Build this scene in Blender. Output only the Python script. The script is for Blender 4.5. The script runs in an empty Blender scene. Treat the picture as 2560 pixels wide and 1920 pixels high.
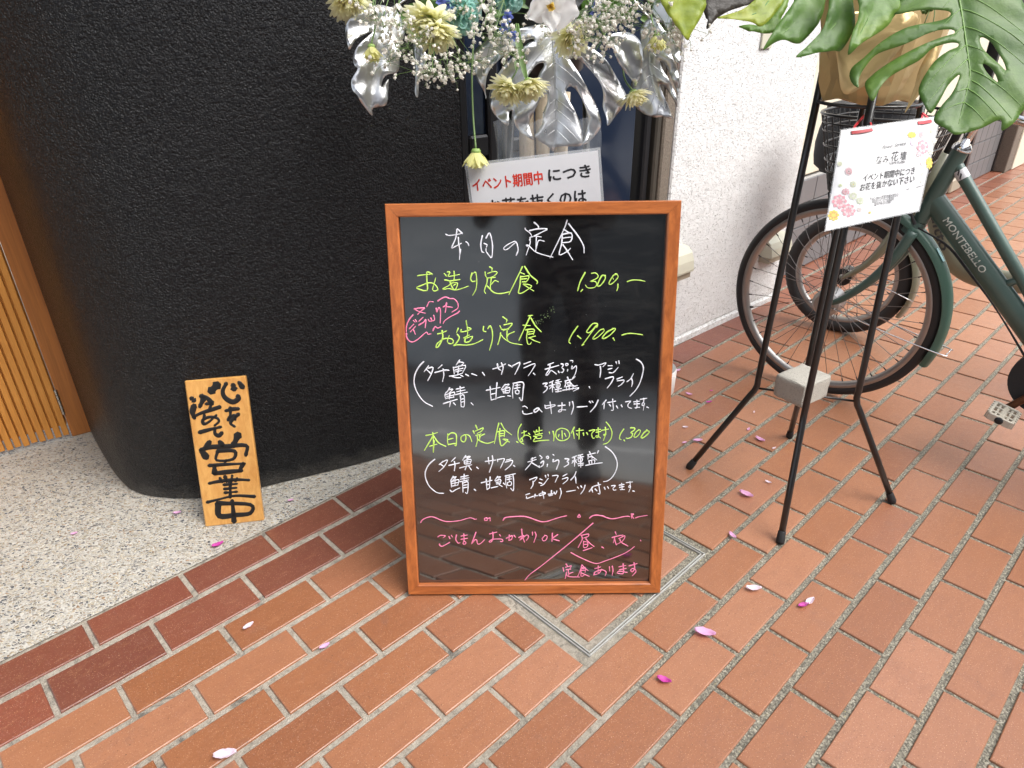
import bpy, bmesh, math, random
import numpy as np
from mathutils import Vector, Matrix, noise
from mathutils.geometry import delaunay_2d_cdt

# ------------------------------------------------------------------ camera, world, sun, exposure
SC = bpy.context.scene
COL = SC.collection
FPX, PIT, ROL, CAMH = 1728.265, math.radians(28.294), math.radians(0.82), 1.2249
cp, sp, cr, sr = math.cos(PIT), math.sin(PIT), math.cos(ROL), math.sin(ROL)
_f = Vector((0, cp, -sp)); _r0 = Vector((1, 0, 0)); _d0 = _f.cross(_r0)
_r = cr*_r0 + sr*_d0; _d = -sr*_r0 + cr*_d0
cam = bpy.data.cameras.new('camera'); camo = bpy.data.objects.new('camera', cam); COL.objects.link(camo)
M = Matrix.Identity(4)
for i in range(3):
    M[i][0] = _r[i]; M[i][1] = -_d[i]; M[i][2] = -_f[i]
M[2][3] = CAMH
camo.matrix_world = M
cam.sensor_width = 36; cam.lens = FPX/2560*36; cam.clip_end = 400; cam.clip_start = .02
SC.camera = camo
SUN_EL, SUN_AZ = math.radians(52), math.radians(118)     # azimuth: direction the light comes from, measured from +Y clockwise
w = bpy.data.worlds.new('World'); SC.world = w; w.use_nodes = True
nt = w.node_tree; bg = nt.nodes['Background']
sky = nt.nodes.new('ShaderNodeTexSky'); sky.sky_type = 'NISHITA'; sky.sun_disc = False
sky.sun_elevation = SUN_EL; sky.sun_rotation = SUN_AZ; sky.air_density = 1.0; sky.dust_density = 3.0; sky.ozone_density = .6
hs = nt.nodes.new('ShaderNodeHueSaturation'); hs.inputs['Saturation'].default_value = .35
nt.links.new(sky.outputs[0], hs.inputs['Color']); nt.links.new(hs.outputs[0], bg.inputs[0])
bg.inputs[1].default_value = .15
sl = bpy.data.lights.new('sun', 'SUN'); slo = bpy.data.objects.new('sun', sl); COL.objects.link(slo)
sl.energy = 1.6; sl.angle = math.radians(50); sl.color = (1, .975, .94)
sd = Vector((math.sin(SUN_AZ)*math.cos(SUN_EL), math.cos(SUN_AZ)*math.cos(SUN_EL), math.sin(SUN_EL)))
slo.rotation_euler = sd.to_track_quat('Z', 'Y').to_euler()
SC.view_settings.view_transform = 'Standard'; SC.view_settings.look = 'None'; SC.view_settings.gamma = 1
SC.view_settings.exposure = 1.16
SC.view_settings.use_curve_mapping = False
SC.cycles.max_bounces = 8

# ------------------------------------------------------------------ geometry helpers
def ray(px, py):
    a = (px-1280)/FPX; b = (py-960)/FPX
    return _r*a + _d*b + _f
CP = Vector((0, 0, CAMH))
def gz(px, py, z=0.):
    d = ray(px, py); return CP + d*((z-CAMH)/d.z)
def onp(px, py, o, n):
    d = ray(px, py); return CP + d*((Vector(o)-CP).dot(n)/d.dot(n))
def proj(P):
    q = Vector(P)-CP; z = q.dot(_f); return (1280+FPX*q.dot(_r)/z, 960+FPX*q.dot(_d)/z, z)
S = .2195; YAW = math.radians(43.6026); WR = .4972
CBX, CBY = -1.3281, -6.85555
def B(u, v, z=0.):
    dx = (u-CBX)*S; dy = (-v*WR-CBY)*S
    return Vector((math.cos(YAW)*dx-math.sin(YAW)*dy, math.sin(YAW)*dx+math.cos(YAW)*dy, z))
BU = Vector((math.cos(YAW), math.sin(YAW), 0)); BV = Vector((math.sin(YAW), -math.cos(YAW), 0))  # along the rows / out of the shop fronts
def uv_of(P):
    x, y = P[0]/S, P[1]/S
    return (math.cos(YAW)*x+math.sin(YAW)*y+CBX, -(-math.sin(YAW)*x+math.cos(YAW)*y+CBY)/WR)

WM = {}
def put(o, parent=None, mat4=None):
    COL.objects.link(o)
    W = mat4 if mat4 is not None else Matrix.Identity(4)
    if parent is not None:
        o.parent = parent; o.matrix_parent_inverse = WM[parent.name].inverted()
    o.matrix_basis = W
    WM[o.name] = W
    return o
def thing(name, label, cat, loc, group=None):
    o = bpy.data.objects.new(name, None); o.empty_display_size = .05
    put(o, None, Matrix.Translation(Vector(loc)))
    o['label'] = label; o['category'] = cat
    if group: o['group'] = group
    return o
def mesh(name, V, F, mats, parent=None, smooth=False, fm=None, auto=None, mat4=None):
    me = bpy.data.meshes.new(name)
    me.from_pydata([tuple(v) for v in V], [], F)
    for m in (mats if isinstance(mats, (list, tuple)) else [mats]): me.materials.append(m)
    if fm: me.polygons.foreach_set('material_index', fm)
    if smooth: me.polygons.foreach_set('use_smooth', [True]*len(me.polygons))
    me.update()
    if auto: me.set_sharp_from_angle(angle=math.radians(auto))
    return put(bpy.data.objects.new(name, me), parent, mat4)
def tag(o, label, cat, group=None):
    o['label'] = label; o['category'] = cat
    if group: o['group'] = group
    return o
class MB:
    def __init__(s): s.V = []; s.F = []; s.m = []
    def add(s, V, F, mi=0):
        n = len(s.V); s.V += [Vector(v) for v in V]; s.F += [tuple(i+n for i in f) for f in F]; s.m += [mi]*len(F); return s
    def obj(s, name, mats, parent=None, smooth=False, auto=None):
        return mesh(name, s.V, s.F, mats, parent, smooth or bool(auto), s.m, auto)
def frame(d):
    d = Vector(d).normalized(); a = Vector((0, 0, 1)) if abs(d.z) < .95 else Vector((1, 0, 0))
    x = a.cross(d).normalized(); return x, d.cross(x)
def tube(pts, r, n=8, closed=False, cap=True, sx=1., sy=1.):
    pts = [Vector(p) for p in pts]; N = len(pts)
    rr = list(r) if isinstance(r, (list, tuple)) else [r]*N
    T = []
    for i in range(N):
        a = pts[(i-1) % N] if (closed or i) else pts[0]; b = pts[(i+1) % N] if (closed or i < N-1) else pts[-1]
        T.append((b-a).normalized())
    x, y = frame(T[0]); V = []; F = []
    for i in range(N):
        x = (x - T[i]*x.dot(T[i])).normalized(); y = T[i].cross(x)
        for k in range(n):
            t = 2*math.pi*k/n
            V.append(pts[i] + x*(math.cos(t)*rr[i]*sx) + y*(math.sin(t)*rr[i]*sy))
    for i in range(N if closed else N-1):
        j = (i+1) % N
        for k in range(n):
            l = (k+1) % n; F.append((i*n+k, i*n+l, j*n+l, j*n+k))
    if cap and not closed:
        F.append(tuple(range(n-1, -1, -1))); F.append(tuple((N-1)*n+k for k in range(n)))
    return V, F
def spline(pts, m=6, closed=False):
    P = [Vector(p) for p in pts]; N = len(P); out = []
    if N < 3: return P
    for i in range(N if closed else N-1):
        p0 = P[(i-1) % N] if (closed or i) else P[0]*2-P[1]
        p1 = P[i]; p2 = P[(i+1) % N]
        p3 = P[(i+2) % N] if (closed or i < N-2) else P[-1]*2-P[-2]
        for k in range(m):
            t = k/m
            out.append(.5*((2*p1)+(p2-p0)*t+(2*p0-5*p1+4*p2-p3)*t*t+(3*p1-p0-3*p2+p3)*t**3))
    if not closed: out.append(P[-1])
    return out
def box(c, ax, ay, az, hx, hy, hz, bev=.002):
    c = Vector(c); ax, ay, az = Vector(ax), Vector(ay), Vector(az)
    V = []; b = min(bev, hx*.45, hy*.45, hz*.45)
    if b <= 0:
        V = [c+ax*(i*hx)+ay*(j*hy)+az*(k*hz) for i in (-1, 1) for j in (-1, 1) for k in (-1, 1)]
        return V, [(0, 1, 3, 2), (4, 6, 7, 5), (0, 4, 5, 1), (2, 3, 7, 6), (0, 2, 6, 4), (1, 5, 7, 3)]
    idx = {}
    for i in (-1, 1):
        for j in (-1, 1):
            for k in (-1, 1):
                for f in range(3):
                    d = [hx-b, hy-b, hz-b]; d[f] += b
                    idx[(i, j, k, f)] = len(V); V.append(c+ax*(i*d[0])+ay*(j*d[1])+az*(k*d[2]))
    F = []
    for s in (-1, 1):
        q = lambda a, b_, f: {0: (s, a, b_, 0), 1: (b_, s, a, 1), 2: (a, b_, s, 2)}[f]
        for f in range(3):
            L = [idx[q(a, b_, f)] for a, b_ in ((-1, -1), (1, -1), (1, 1), (-1, 1))]
            F.append(tuple(L if s > 0 else L[::-1]))
    for i in (-1, 1):
        for j in (-1, 1):
            F.append((idx[(i, j, -1, 0)], idx[(i, j, 1, 0)], idx[(i, j, 1, 1)], idx[(i, j, -1, 1)]))
            F.append((idx[(i, -1, j, 0)], idx[(i, 1, j, 0)], idx[(i, 1, j, 2)], idx[(i, -1, j, 2)]))
            F.append((idx[(-1, i, j, 1)], idx[(1, i, j, 1)], idx[(1, i, j, 2)], idx[(-1, i, j, 2)]))
            for k in (-1, 1): F.append((idx[(i, j, k, 0)], idx[(i, j, k, 1)], idx[(i, j, k, 2)]))
    bm = bmesh.new(); vs = [bm.verts.new(v) for v in V]
    for f in F: bm.faces.new([vs[i] for i in f])
    bmesh.ops.recalc_face_normals(bm, faces=bm.faces); bm.verts.index_update()
    F = [tuple(v.index for v in f.verts) for f in bm.faces]; bm.free()
    return V, F
def prism(poly, z0, z1):
    n = len(poly); V = [Vector((p[0], p[1], z0)) for p in poly]+[Vector((p[0], p[1], z1)) for p in poly]
    F = [(i, (i+1) % n, n+(i+1) % n, n+i) for i in range(n)]+[tuple(range(n-1, -1, -1)), tuple(range(n, 2*n))]
    return V, F
def lathe(prof, c, axis=(0, 0, 1), n=24):
    axis = Vector(axis).normalized(); x, y = frame(axis); c = Vector(c); V = []; F = []
    for r, h in prof:
        for k in range(n):
            t = 2*math.pi*k/n; V.append(c+axis*h+x*(r*math.cos(t))+y*(r*math.sin(t)))
    for i in range(len(prof)-1):
        for k in range(n):
            l = (k+1) % n; F.append((i*n+k, i*n+l, (i+1)*n+l, (i+1)*n+k))
    return V, F
def ico(c, r, sub=1, jit=0, rnd=random):
    bm = bmesh.new(); bmesh.ops.create_icosphere(bm, subdivisions=sub, radius=r)
    V = [Vector(c)+v.co*(1+rnd.uniform(-jit, jit)) for v in bm.verts]; F = [tuple(v.index for v in f.verts) for f in bm.faces]
    bm.free(); return V, F

# ------------------------------------------------------------------ materials
class NM:
    def __init__(s, name):
        s.m = bpy.data.materials.new(name); s.m.use_nodes = True; s.t = s.m.node_tree
        s.b = s.t.nodes['Principled BSDF']; s.tc = s.t.nodes.new('ShaderNodeTexCoord')
    def n(s, ty, **kw):
        x = s.t.nodes.new(ty)
        for k, v in kw.items():
            if k in x.inputs: x.inputs[k].default_value = v
            else: setattr(x, k, v)
        return x
    def l(s, a, b): s.t.links.new(a, b); return s
    def map(s, scale=(1, 1, 1), rot=(0, 0, 0), src='Object', loc=(0, 0, 0)):
        x = s.n('ShaderNodeMapping'); x.inputs['Scale'].default_value = scale; x.inputs['Rotation'].default_value = rot
        x.inputs['Location'].default_value = loc
        s.l(s.tc.outputs[src], x.inputs[0]); return x.outputs[0]
    def noise(s, vec, sc, det=4, ro=.55, dist=0):
        x = s.n('ShaderNodeTexNoise'); x.inputs['Scale'].default_value = sc; x.inputs['Detail'].default_value = det
        x.inputs['Roughness'].default_value = ro; x.inputs['Distortion'].default_value = dist
        if vec is not None: s.l(vec, x.inputs[0])
        return x.outputs['Fac']
    def vor(s, vec, sc, out='Distance', feat='F1', rnd=1.):
        x = s.n('ShaderNodeTexVoronoi'); x.feature = feat; x.inputs['Scale'].default_value = sc; x.inputs['Randomness'].default_value = rnd
        if vec is not None: s.l(vec, x.inputs[0])
        return x.outputs[out]
    def ramp(s, fac, stops, interp='LINEAR'):
        x = s.n('ShaderNodeValToRGB'); e = x.color_ramp.elements; x.color_ramp.interpolation = interp
        while len(e) < len(stops): e.new(.5)
        for i, (p, c) in enumerate(stops):
            e[i].position = p; e[i].color = (*c, 1) if len(c) == 3 else c
        s.l(fac, x.inputs[0]); return x.outputs[0]
    def mix(s, a, b, fac, mode='MIX'):
        x = s.n('ShaderNodeMix', data_type='RGBA', blend_type=mode)
        for v, i in ((fac, 0), (a, 6), (b, 7)):
            if isinstance(v, (int, float)): x.inputs[i].default_value = v
            elif isinstance(v, tuple): x.inputs[i].default_value = (*v, 1) if len(v) == 3 else v
            else: s.l(v, x.inputs[i])
        return x.outputs[2]
    def math(s, op, a, b=0., c=0.):
        x = s.n('ShaderNodeMath', operation=op)
        for i, v in enumerate((a, b, c)):
            if isinstance(v, (int, float)): x.inputs[i].default_value = v
            else: s.l(v, x.inputs[i])
        return x.outputs[0]
    def col(s, c):
        if isinstance(c, tuple): s.b.inputs['Base Color'].default_value = (*c, 1) if len(c) == 3 else c
        else: s.l(c, s.b.inputs['Base Color'])
        return s
    def rough(s, v):
        if isinstance(v, (int, float)): s.b.inputs['Roughness'].default_value = v
        else: s.l(v, s.b.inputs['Roughness'])
        return s
    def set(s, **k):
        for a, v in k.items(): s.b.inputs[a.replace('_', ' ')].default_value = v
        return s
    def bump(s, h, dist=.001, st=1.):
        x = s.n('ShaderNodeBump'); x.inputs['Distance'].default_value = dist; x.inputs['Strength'].default_value = st
        s.l(h, x.inputs['Height'])
        pr = s.b.inputs['Normal'].links
        if pr: s.l(pr[0].from_socket, x.inputs['Normal'])
        s.l(x.outputs[0], s.b.inputs['Normal']); return s
def simple(name, c, r=.5, metal=0., var=.12, sc=30, bump=.0, bsc=200, **k):
    q = NM(name); v = q.map()
    q.col(q.mix(tuple(x*(1-var) for x in c), tuple(min(1, x*(1+var)) for x in c), q.noise(v, sc)))
    q.rough(r).set(Metallic=metal)
    if bump: q.bump(q.noise(v, bsc), bump)
    for a, b in k.items(): q.b.inputs[a.replace('_', ' ')].default_value = b
    return q.m

def brick_mat(name, stuff):
    q = NM(name); v = q.map()
    if stuff:
        a = q.n('ShaderNodeAttribute'); a.attribute_name = 'tint'; rnd = a.outputs['Fac']
        a2 = q.n('ShaderNodeAttribute'); a2.attribute_name = 'dark'; dk = a2.outputs['Fac']
        off = v
        gv = q.n('ShaderNodeNewGeometry').outputs['Position']
    else:
        oi = q.n('ShaderNodeObjectInfo'); rnd = oi.outputs['Random']
        sc_ = q.n('ShaderNodeSeparateColor'); q.l(oi.outputs['Color'], sc_.inputs[0]); dk = sc_.outputs[0]
        gv = q.n('ShaderNodeNewGeometry').outputs['Position']
    big = q.noise(gv, 3.2, 3, .6, .6)
    base = q.ramp(rnd, [(0, (.27, .103, .046)), (.3, (.305, .122, .056)), (.65, (.33, .138, .068)), (1, (.37, .165, .09))])
    dark = q.ramp(rnd, [(0, (.155, .05, .034)), (1, (.225, .068, .042))])
    c = q.mix(base, dark, dk)
    c = q.mix(c, (.25, .105, .07), q.ramp(q.noise(gv, 7, 5, .7, 1.2), [(.52, (0, 0, 0)), (.8, (.35, .35, .35))]))
    c = q.mix(c, (.17, .10, .085), q.ramp(q.noise(gv, 2.6, 5, .75, 2.), [(.60, (0, 0, 0)), (.8, (.5, .5, .5))]))
    mo = q.n('ShaderNodeMapping'); mo.inputs['Rotation'].default_value = (0, 0, -YAW); q.l(gv, mo.inputs[0]); mo2 = q.n('ShaderNodeMapping'); mo2.inputs['Scale'].default_value = (1, 3.2, 1); q.l(mo.outputs[0], mo2.inputs[0])
    c = q.mix(c, (.17, .07, .04), q.ramp(q.noise(mo2.outputs[0], 14, 5, .7, .8), [(.48, (0, 0, 0)), (.75, (.28, .28, .28))]))
    c = q.mix(c, (.50, .24, .12), q.ramp(q.noise(mo2.outputs[0], 22, 4, .7), [(.55, (0, 0, 0)), (.8, (.28, .28, .28))]))
    c = q.mix(c, (.80, .50, .28), q.ramp(q.vor(gv, 230), [(.0, (.9, .9, .9)), (.2, (.0, .0, .0))]))
    c = q.mix(c, (.12, .05, .03), q.ramp(q.noise(gv, 300, 2), [(.6, (0, 0, 0)), (.7, (.5, .5, .5))]))
    c = q.mix(c, (.72, .5, .4), q.ramp(q.noise(gv, 420, 2), [(.64, (0, 0, 0)), (.76, (.5, .5, .5))]))
    c = q.mix(c, (.05, .03, .02), q.ramp(q.vor(gv, 38), [(.035, (.8, .8, .8)), (.05, (0, 0, 0))]))
    q.col(c)
    q.rough(q.ramp(q.noise(gv, 30, 4, .7), [(.3, (.30, .30, .30)), (.75, (.44, .44, .44))])).set(Specular_IOR_Level=.75)
    q.bump(q.noise(gv, 600, 3, .6), .0003).bump(q.noise(gv, 60, 3), .0006)
    return q.m
M_BRICK = brick_mat('clay_brick', False); M_BRICKS = brick_mat('clay_brick_far', True)

def mortar():
    q = NM('mortar'); v = q.n('ShaderNodeNewGeometry').outputs['Position']
    sx = q.n('ShaderNodeSeparateXYZ'); q.l(v, sx.inputs[0])
    g = q.math('ADD', q.math('MULTIPLY', sx.outputs[0], .9), q.math('MULTIPLY', q.noise(v, 2.2, 4), 1.5))
    coarse = q.ramp(g, [(.75, (0, 0, 0)), (1.0, (1, 1, 1))])
    light = q.ramp(q.noise(v, 60, 6, .8), [(.3, (.2, .175, .14)), (.5, (.37, .33, .27)), (.75, (.5, .46, .39))])
    dirt = q.mix(light, (.09, .085, .075), q.ramp(q.noise(v, 9, 6, .8, 1.5), [(.52, (0, 0, 0)), (.66, (.85, .85, .85))]))
    grain = q.ramp(q.vor(v, 330, 'Color'), [(0, (.07, .065, .05)), (.4, (.17, .155, .125)), (.7, (.28, .26, .20)), (1, (.5, .46, .37))])
    grain = q.mix(grain, (.5, .42, .12), q.ramp(q.noise(v, 150, 3, .7), [(.66, (0, 0, 0)), (.72, (.7, .7, .7))]))
    q.col(q.mix(dirt, grain, coarse)); q.rough(.9)
    q.bump(q.noise(v, 350, 5, .8), .002).bump(q.noise(v, 60, 4), .003)
    return q.m
M_MORTAR = mortar()

def pebbles():
    q = NM('washed_pebbles'); v0 = q.n('ShaderNodeNewGeometry').outputs['Position']
    nz = q.n('ShaderNodeTexNoise'); nz.inputs['Scale'].default_value = 40; q.l(v0, nz.inputs[0])
    ad = q.n('ShaderNodeVectorMath', operation='MULTIPLY_ADD'); q.l(nz.outputs['Color'], ad.inputs[0]); ad.inputs[1].default_value = (.02, .02, 0); q.l(v0, ad.inputs[2])
    mp = q.n('ShaderNodeMapping'); mp.inputs['Scale'].default_value = (1, 1.55, 1); mp.inputs['Rotation'].default_value = (0, 0, .35); q.l(ad.outputs[0], mp.inputs[0]); v = mp.outputs[0]
    sc = 132
    e = q.vor(v, sc, 'Distance', 'DISTANCE_TO_EDGE'); f1 = q.vor(v, sc, 'Distance'); cc = q.vor(v, sc, 'Color')
    sep = q.n('ShaderNodeSeparateColor'); q.l(cc, sep.inputs[0])
    stone = q.ramp(sep.outputs[0], [(0, (.07, .075, .08)), (.14, (.14, .15, .16)), (.30, (.34, .29, .20)), (.42, (.5, .42, .29)), (.6, (.6, .55, .45)), (.8, (.52, .51, .47)), (.93, (.32, .2, .1)), (1, (.68, .64, .56))])
    thr = q.math('MULTIPLY_ADD', sep.outputs[1], .13, .035)
    mask = q.ramp(q.math('SUBTRACT', e, thr), [(0, (0, 0, 0)), (.05, (1, 1, 1))])
    cem = q.mix((.46, .44, .39), (.60, .58, .53), q.noise(v0, 90, 4))
    c = q.mix(cem, stone, mask)
    c = q.mix(c, (.3, .27, .22), q.ramp(q.noise(v0, 2.5, 5, .7, 1), [(.5, (0, 0, 0)), (.8, (.45, .45, .45))]))
    q.col(c); q.rough(.6)
    q.bump(q.math('MULTIPLY', mask, q.math('SUBTRACT', 1., f1)), .004).bump(q.noise(v0, 500, 3), .0008)
    return q.m
M_PEB = pebbles()

def stucco_black():
    q = NM('black_stucco'); v = q.map()
    q.col(q.mix((.004, .0042, .005), (.010, .0103, .0118), q.noise(v, 25, 5, .7)))
    sx = q.n('ShaderNodeSeparateXYZ'); q.l(v, sx.inputs[0]); zz = q.math('ADD', sx.outputs[2], q.math('MULTIPLY', q.noise(v, 20, 4, .7), .10))
    dust = q.math('MULTIPLY', q.ramp(zz, [(.055, (.5, .5, .5)), (.10, (0, 0, 0))]), q.noise(v, 70, 5, .8))
    q.col(q.mix(q.mix((.005, .0053, .0065), (.010, .0106, .0128), q.noise(v, 25, 5, .7)), (.20, .185, .16), dust))
    q.rough(q.ramp(q.noise(v, 140, 3), [(.3, (.26, .26, .26)), (.7, (.40, .40, .40))])).set(Specular_IOR_Level=.3)
    h = q.math('ADD', q.noise(v, 210, 2, .5, .3), q.math('MULTIPLY', q.noise(v, 90, 2), .8))
    h = q.ramp(h, [(.72, (0, 0, 0)), (1.0, (1, 1, 1))])
    q.bump(h, .0036, 1.).bump(q.noise(v, 420, 2), .0009).bump(q.noise(v, 9, 3), .006)
    return q.m
M_BLACK = stucco_black()
def stucco_white():
    q = NM('white_stucco'); v = q.map(); vs = q.map((1, 1, 1.9))
    pits = q.ramp(q.noise(vs, 150, 3, .65, .6), [(.35, (1, 1, 1)), (.41, (0, 0, 0))])
    base = q.mix((.70, .705, .70), (.78, .785, .78), q.noise(v, 5, 4))
    c = q.mix(base, (.27, .265, .25), pits)
    sx = q.n('ShaderNodeSeparateXYZ'); q.l(v, sx.inputs[0])
    low = q.ramp(q.math('ADD', sx.outputs[2], q.math('MULTIPLY', q.noise(v, 14, 4), .12)), [(.06, (.5, .5, .5)), (.22, (0, 0, 0))])
    c = q.mix(c, (.4, .38, .33), q.math('MULTIPLY', low, q.ramp(q.noise(v, 70, 4), [(.5, (0, 0, 0)), (.62, (1, 1, 1))])))
    q.col(c).rough(.85); q.bump(q.math('SUBTRACT', q.noise(v, 120, 4, .6), q.math('MULTIPLY', pits, .8)), .003).bump(q.noise(v, 12, 3), .006)
    return q.m
M_WHITE = stucco_white()
def wood(name, dark, light, axis_scale, rough=.4, rings=.3, sc=1., coat=0.):
    q = NM(name); v = q.map(axis_scale)
    n1 = q.noise(v, 14*sc, 5, .6, .8); n2 = q.noise(v, 60*sc, 4, .7, .3)
    c = q.ramp(n1, [(.25, dark), (.5, tuple((a+b)/2 for a, b in zip(dark, light))), (.75, light)])
    c = q.mix(c, tuple(a*.45 for a in dark), q.ramp(n2, [(.55, (0, 0, 0)), (.8, (rings, rings, rings))]))
    q.col(c).rough(rough).set(Coat_Weight=coat, Coat_Roughness=.15); q.bump(n2, .0004)
    return q.m
M_FRAMEV = wood('frame_wood_upright', (.26, .070, .02), (.60, .19, .05), (6, 6, .7), .32, .5, .8, .3)
M_FRAMEH = wood('frame_wood_rail', (.26, .070, .02), (.60, .19, .05), (.7, 6, 6), .32, .5, .8, .3)
M_SIGNW = wood('varnished_pine', (.52, .23, .05), (.72, .40, .12), (3.2, 3.2, .28), .35, .18, 1.6, .4)
M_DOORW = wood('door_cedar', (.50, .19, .03), (.76, .34, .07), (5, 5, .25), .5, .3)
M_DOORP = wood('door_post_cedar', (.30, .105, .025), (.5, .18, .04), (6, 6, .25), .5, .45)
M_LOG = wood('pale_log', (.45, .36, .25), (.72, .62, .46), (3, 3, .6), .7, .6)
def board_mat():
    q = NM('black_acrylic'); v = q.map()
    q.col((.008, .008, .009)); q.rough(q.ramp(q.noise(v, 6, 4, .7), [(.3, (.05, .05, .05)), (.8, (.10, .10, .10))]))
    q.set(IOR=2.5, Coat_Weight=1., Coat_Roughness=.04); q.bump(q.noise(v, 7, 2), .0006)
    # dust specks
    m = q.ramp(q.vor(v, 48), [(.018, (1, 1, 1)), (.026, (0, 0, 0))]); hz_ = q.ramp(q.noise(q.map((1, 1, 2.5)), 5, 6, .75, 1.5), [(.45, (.006, .006, .007)), (.8, (.030, .030, .029))]); q.col(q.mix(hz_, (.5, .48, .45), m))
    return q.m
M_BOARD = board_mat()
def ink(name, c):
    q = NM(name); v = q.map(); q.col(q.mix(tuple(x*.82 for x in c), c, q.noise(v, 300, 2))); q.rough(.55); return q.m
M_IW = ink('white_marker', (.86, .88, .95)); M_IG = ink('green_marker', (.60, .90, .16)); M_IP = ink('pink_marker', (.98, .27, .47))
M_BRUSH = simple('black_brush_paint', (.012, .011, .01), .35, sc=80)
M_BLKMET = simple('black_painted_steel', (.012, .011, .011), .28, .0, .3, 60, .0003, 180, Specular_IOR_Level=.7)
M_RUBBER = simple('black_rubber', (.018, .018, .019), .75, sc=60, bump=.0006, bsc=300)
M_RUBBERB = simple('black_tyre_rubber', (.024, .023, .024), .62, sc=60, bump=.0008, bsc=260)
M_EDGE = simple('worn_edge_metal', (.46, .46, .44), .5, .25, .35, 40, .0006, 120)
M_STEEL = simple('brushed_steel', (.5, .49, .47), .3, 1., .2, 60)
M_CHROME = simple('chrome', (.75, .75, .76), .12, 1., .05)
M_RIM = simple('dull_alloy_rim', (.42, .40, .385), .42, 1., .15, 20)
M_SPOKE = simple('dull_spoke_wire', (.23, .21, .20), .4, 1., .2)
M_GREENP = simple('dark_green_paint', (.066, .115, .096), .4, 0, .25, 12, .0003, 60, Coat_Weight=.25, Coat_Roughness=.2)
M_FENDER = simple('green_fender_paint', (.065, .135, .10), .4, 0, .12, 8, .0002, 60)
M_OLIVE = simple('grey_olive_paint', (.20, .20, .135), .32, 0, .08, 8, .0001, 60, Coat_Weight=.5, Coat_Roughness=.2)
M_LETTER = simple('pale_lettering', (.62, .66, .6), .4)
M_LETTERD = simple('dark_lettering', (.05, .055, .055), .5)
M_RUST = simple('rusty_steel', (.12, .045, .02), .6, .5, .5, 60, .0005, 120)
M_CLEARP = simple('cloudy_pedal_plastic', (.52, .48, .4), .3, 0, .2, 60)
M_WHITEP = simple('white_plastic', (.8, .8, .78), .35)
M_CREAMP = simple('cream_plastic', (.56, .54, .43), .5, sc=10)
M_BEIGEP = simple('beige_plastic_base', (.36, .31, .23), .55, sc=10)
M_CREAM = simple('cream_render', (.66, .62, .5), .85, sc=4, bump=.003, bsc=60)
M_TILE = simple('grey_tile', (.15, .15, .155), .42, sc=6)
M_GROUT = simple('tile_grout', (.33, .32, .3), .9)
M_DARKF = simple('dark_bronze_frame', (.018, .018, .02), .3, .3, .2, 10)
M_FRAMEG = simple('grey_bronze_frame', (.10, .09, .075), .35, .6, .2, 10)
M_STONE = simple('brown_stone_trim', (.17, .14, .11), .8, sc=150, var=.45, bump=.003, bsc=180)
M_NAVY = simple('navy_glass', (.012, .019, .038), .1, 0, .1, 3, Specular_IOR_Level=.6)
M_SHADING_SOFFIT = simple('shading_soffit_board', (.10, .085, .07), .8)
M_ASPH = simple('asphalt_road', (.42, .42, .41), .85, sc=200, bump=.003, bsc=200)
M_LINE = simple('road_paint', (.7, .7, .68), .7)
M_PAPER = simple('white_paper', (.69, .69, .71), .35, var=.03, Coat_Weight=.6, Coat_Roughness=.12)
def film(name, c, a, r=.08):
    q = NM(name); q.col(c).rough(r).set(Alpha=a); return q.m
M_FILM = film('laminate_film', (.75, .78, .8), .28); M_POLY = film('clear_polythene', (.8, .85, .9), .14, .06)
M_RED = simple('red_print', (.78, .06, .035), .4); M_BLK = simple('black_print', (.03, .03, .035), .4)
M_RIB = simple('red_ribbon', (.68, .03, .045), .4)
M_PINKP = simple('pink_print', (.84, .36, .42), .4, sc=90, var=.25); M_PALEP = simple('pale_pink_print', (.86, .66, .68), .4, sc=90)
M_YELP = simple('yellow_print', (.88, .66, .12), .4, sc=90, var=.2); M_ORAP = simple('orange_print', (.86, .45, .10), .4, sc=90)
M_GRNP = simple('pale_green_print', (.70, .78, .5), .4, sc=90); M_LILP = simple('lilac_print', (.72, .60, .78), .4, sc=90); M_CREP = simple('cream_print', (.84, .83, .72), .4)
M_DKP = simple('dark_flower_eye', (.13, .06, .05), .5)
def concrete():
    q = NM('concrete_block'); v = q.map()
    c = q.mix((.42, .40, .35), (.62, .59, .52), q.noise(v, 120, 5, .8))
    q.col(q.mix(c, (.16, .15, .14), q.ramp(q.vor(v, 160), [(.1, (.7, .7, .7)), (.22, (0, 0, 0))]))).rough(.95)
    q.bump(q.noise(v, 220, 5, .8), .004); return q.m
M_CONC = concrete()
def gold():
    q = NM('gold_paper'); v = q.map(); q.col(q.mix((.56, .40, .18), (.72, .54, .27), q.noise(v, 7, 3))).rough(.36).set(Metallic=.45)
    q.bump(q.noise(v, 12, 3, .5, 1), .004); return q.m
M_GOLD = gold()
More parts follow.
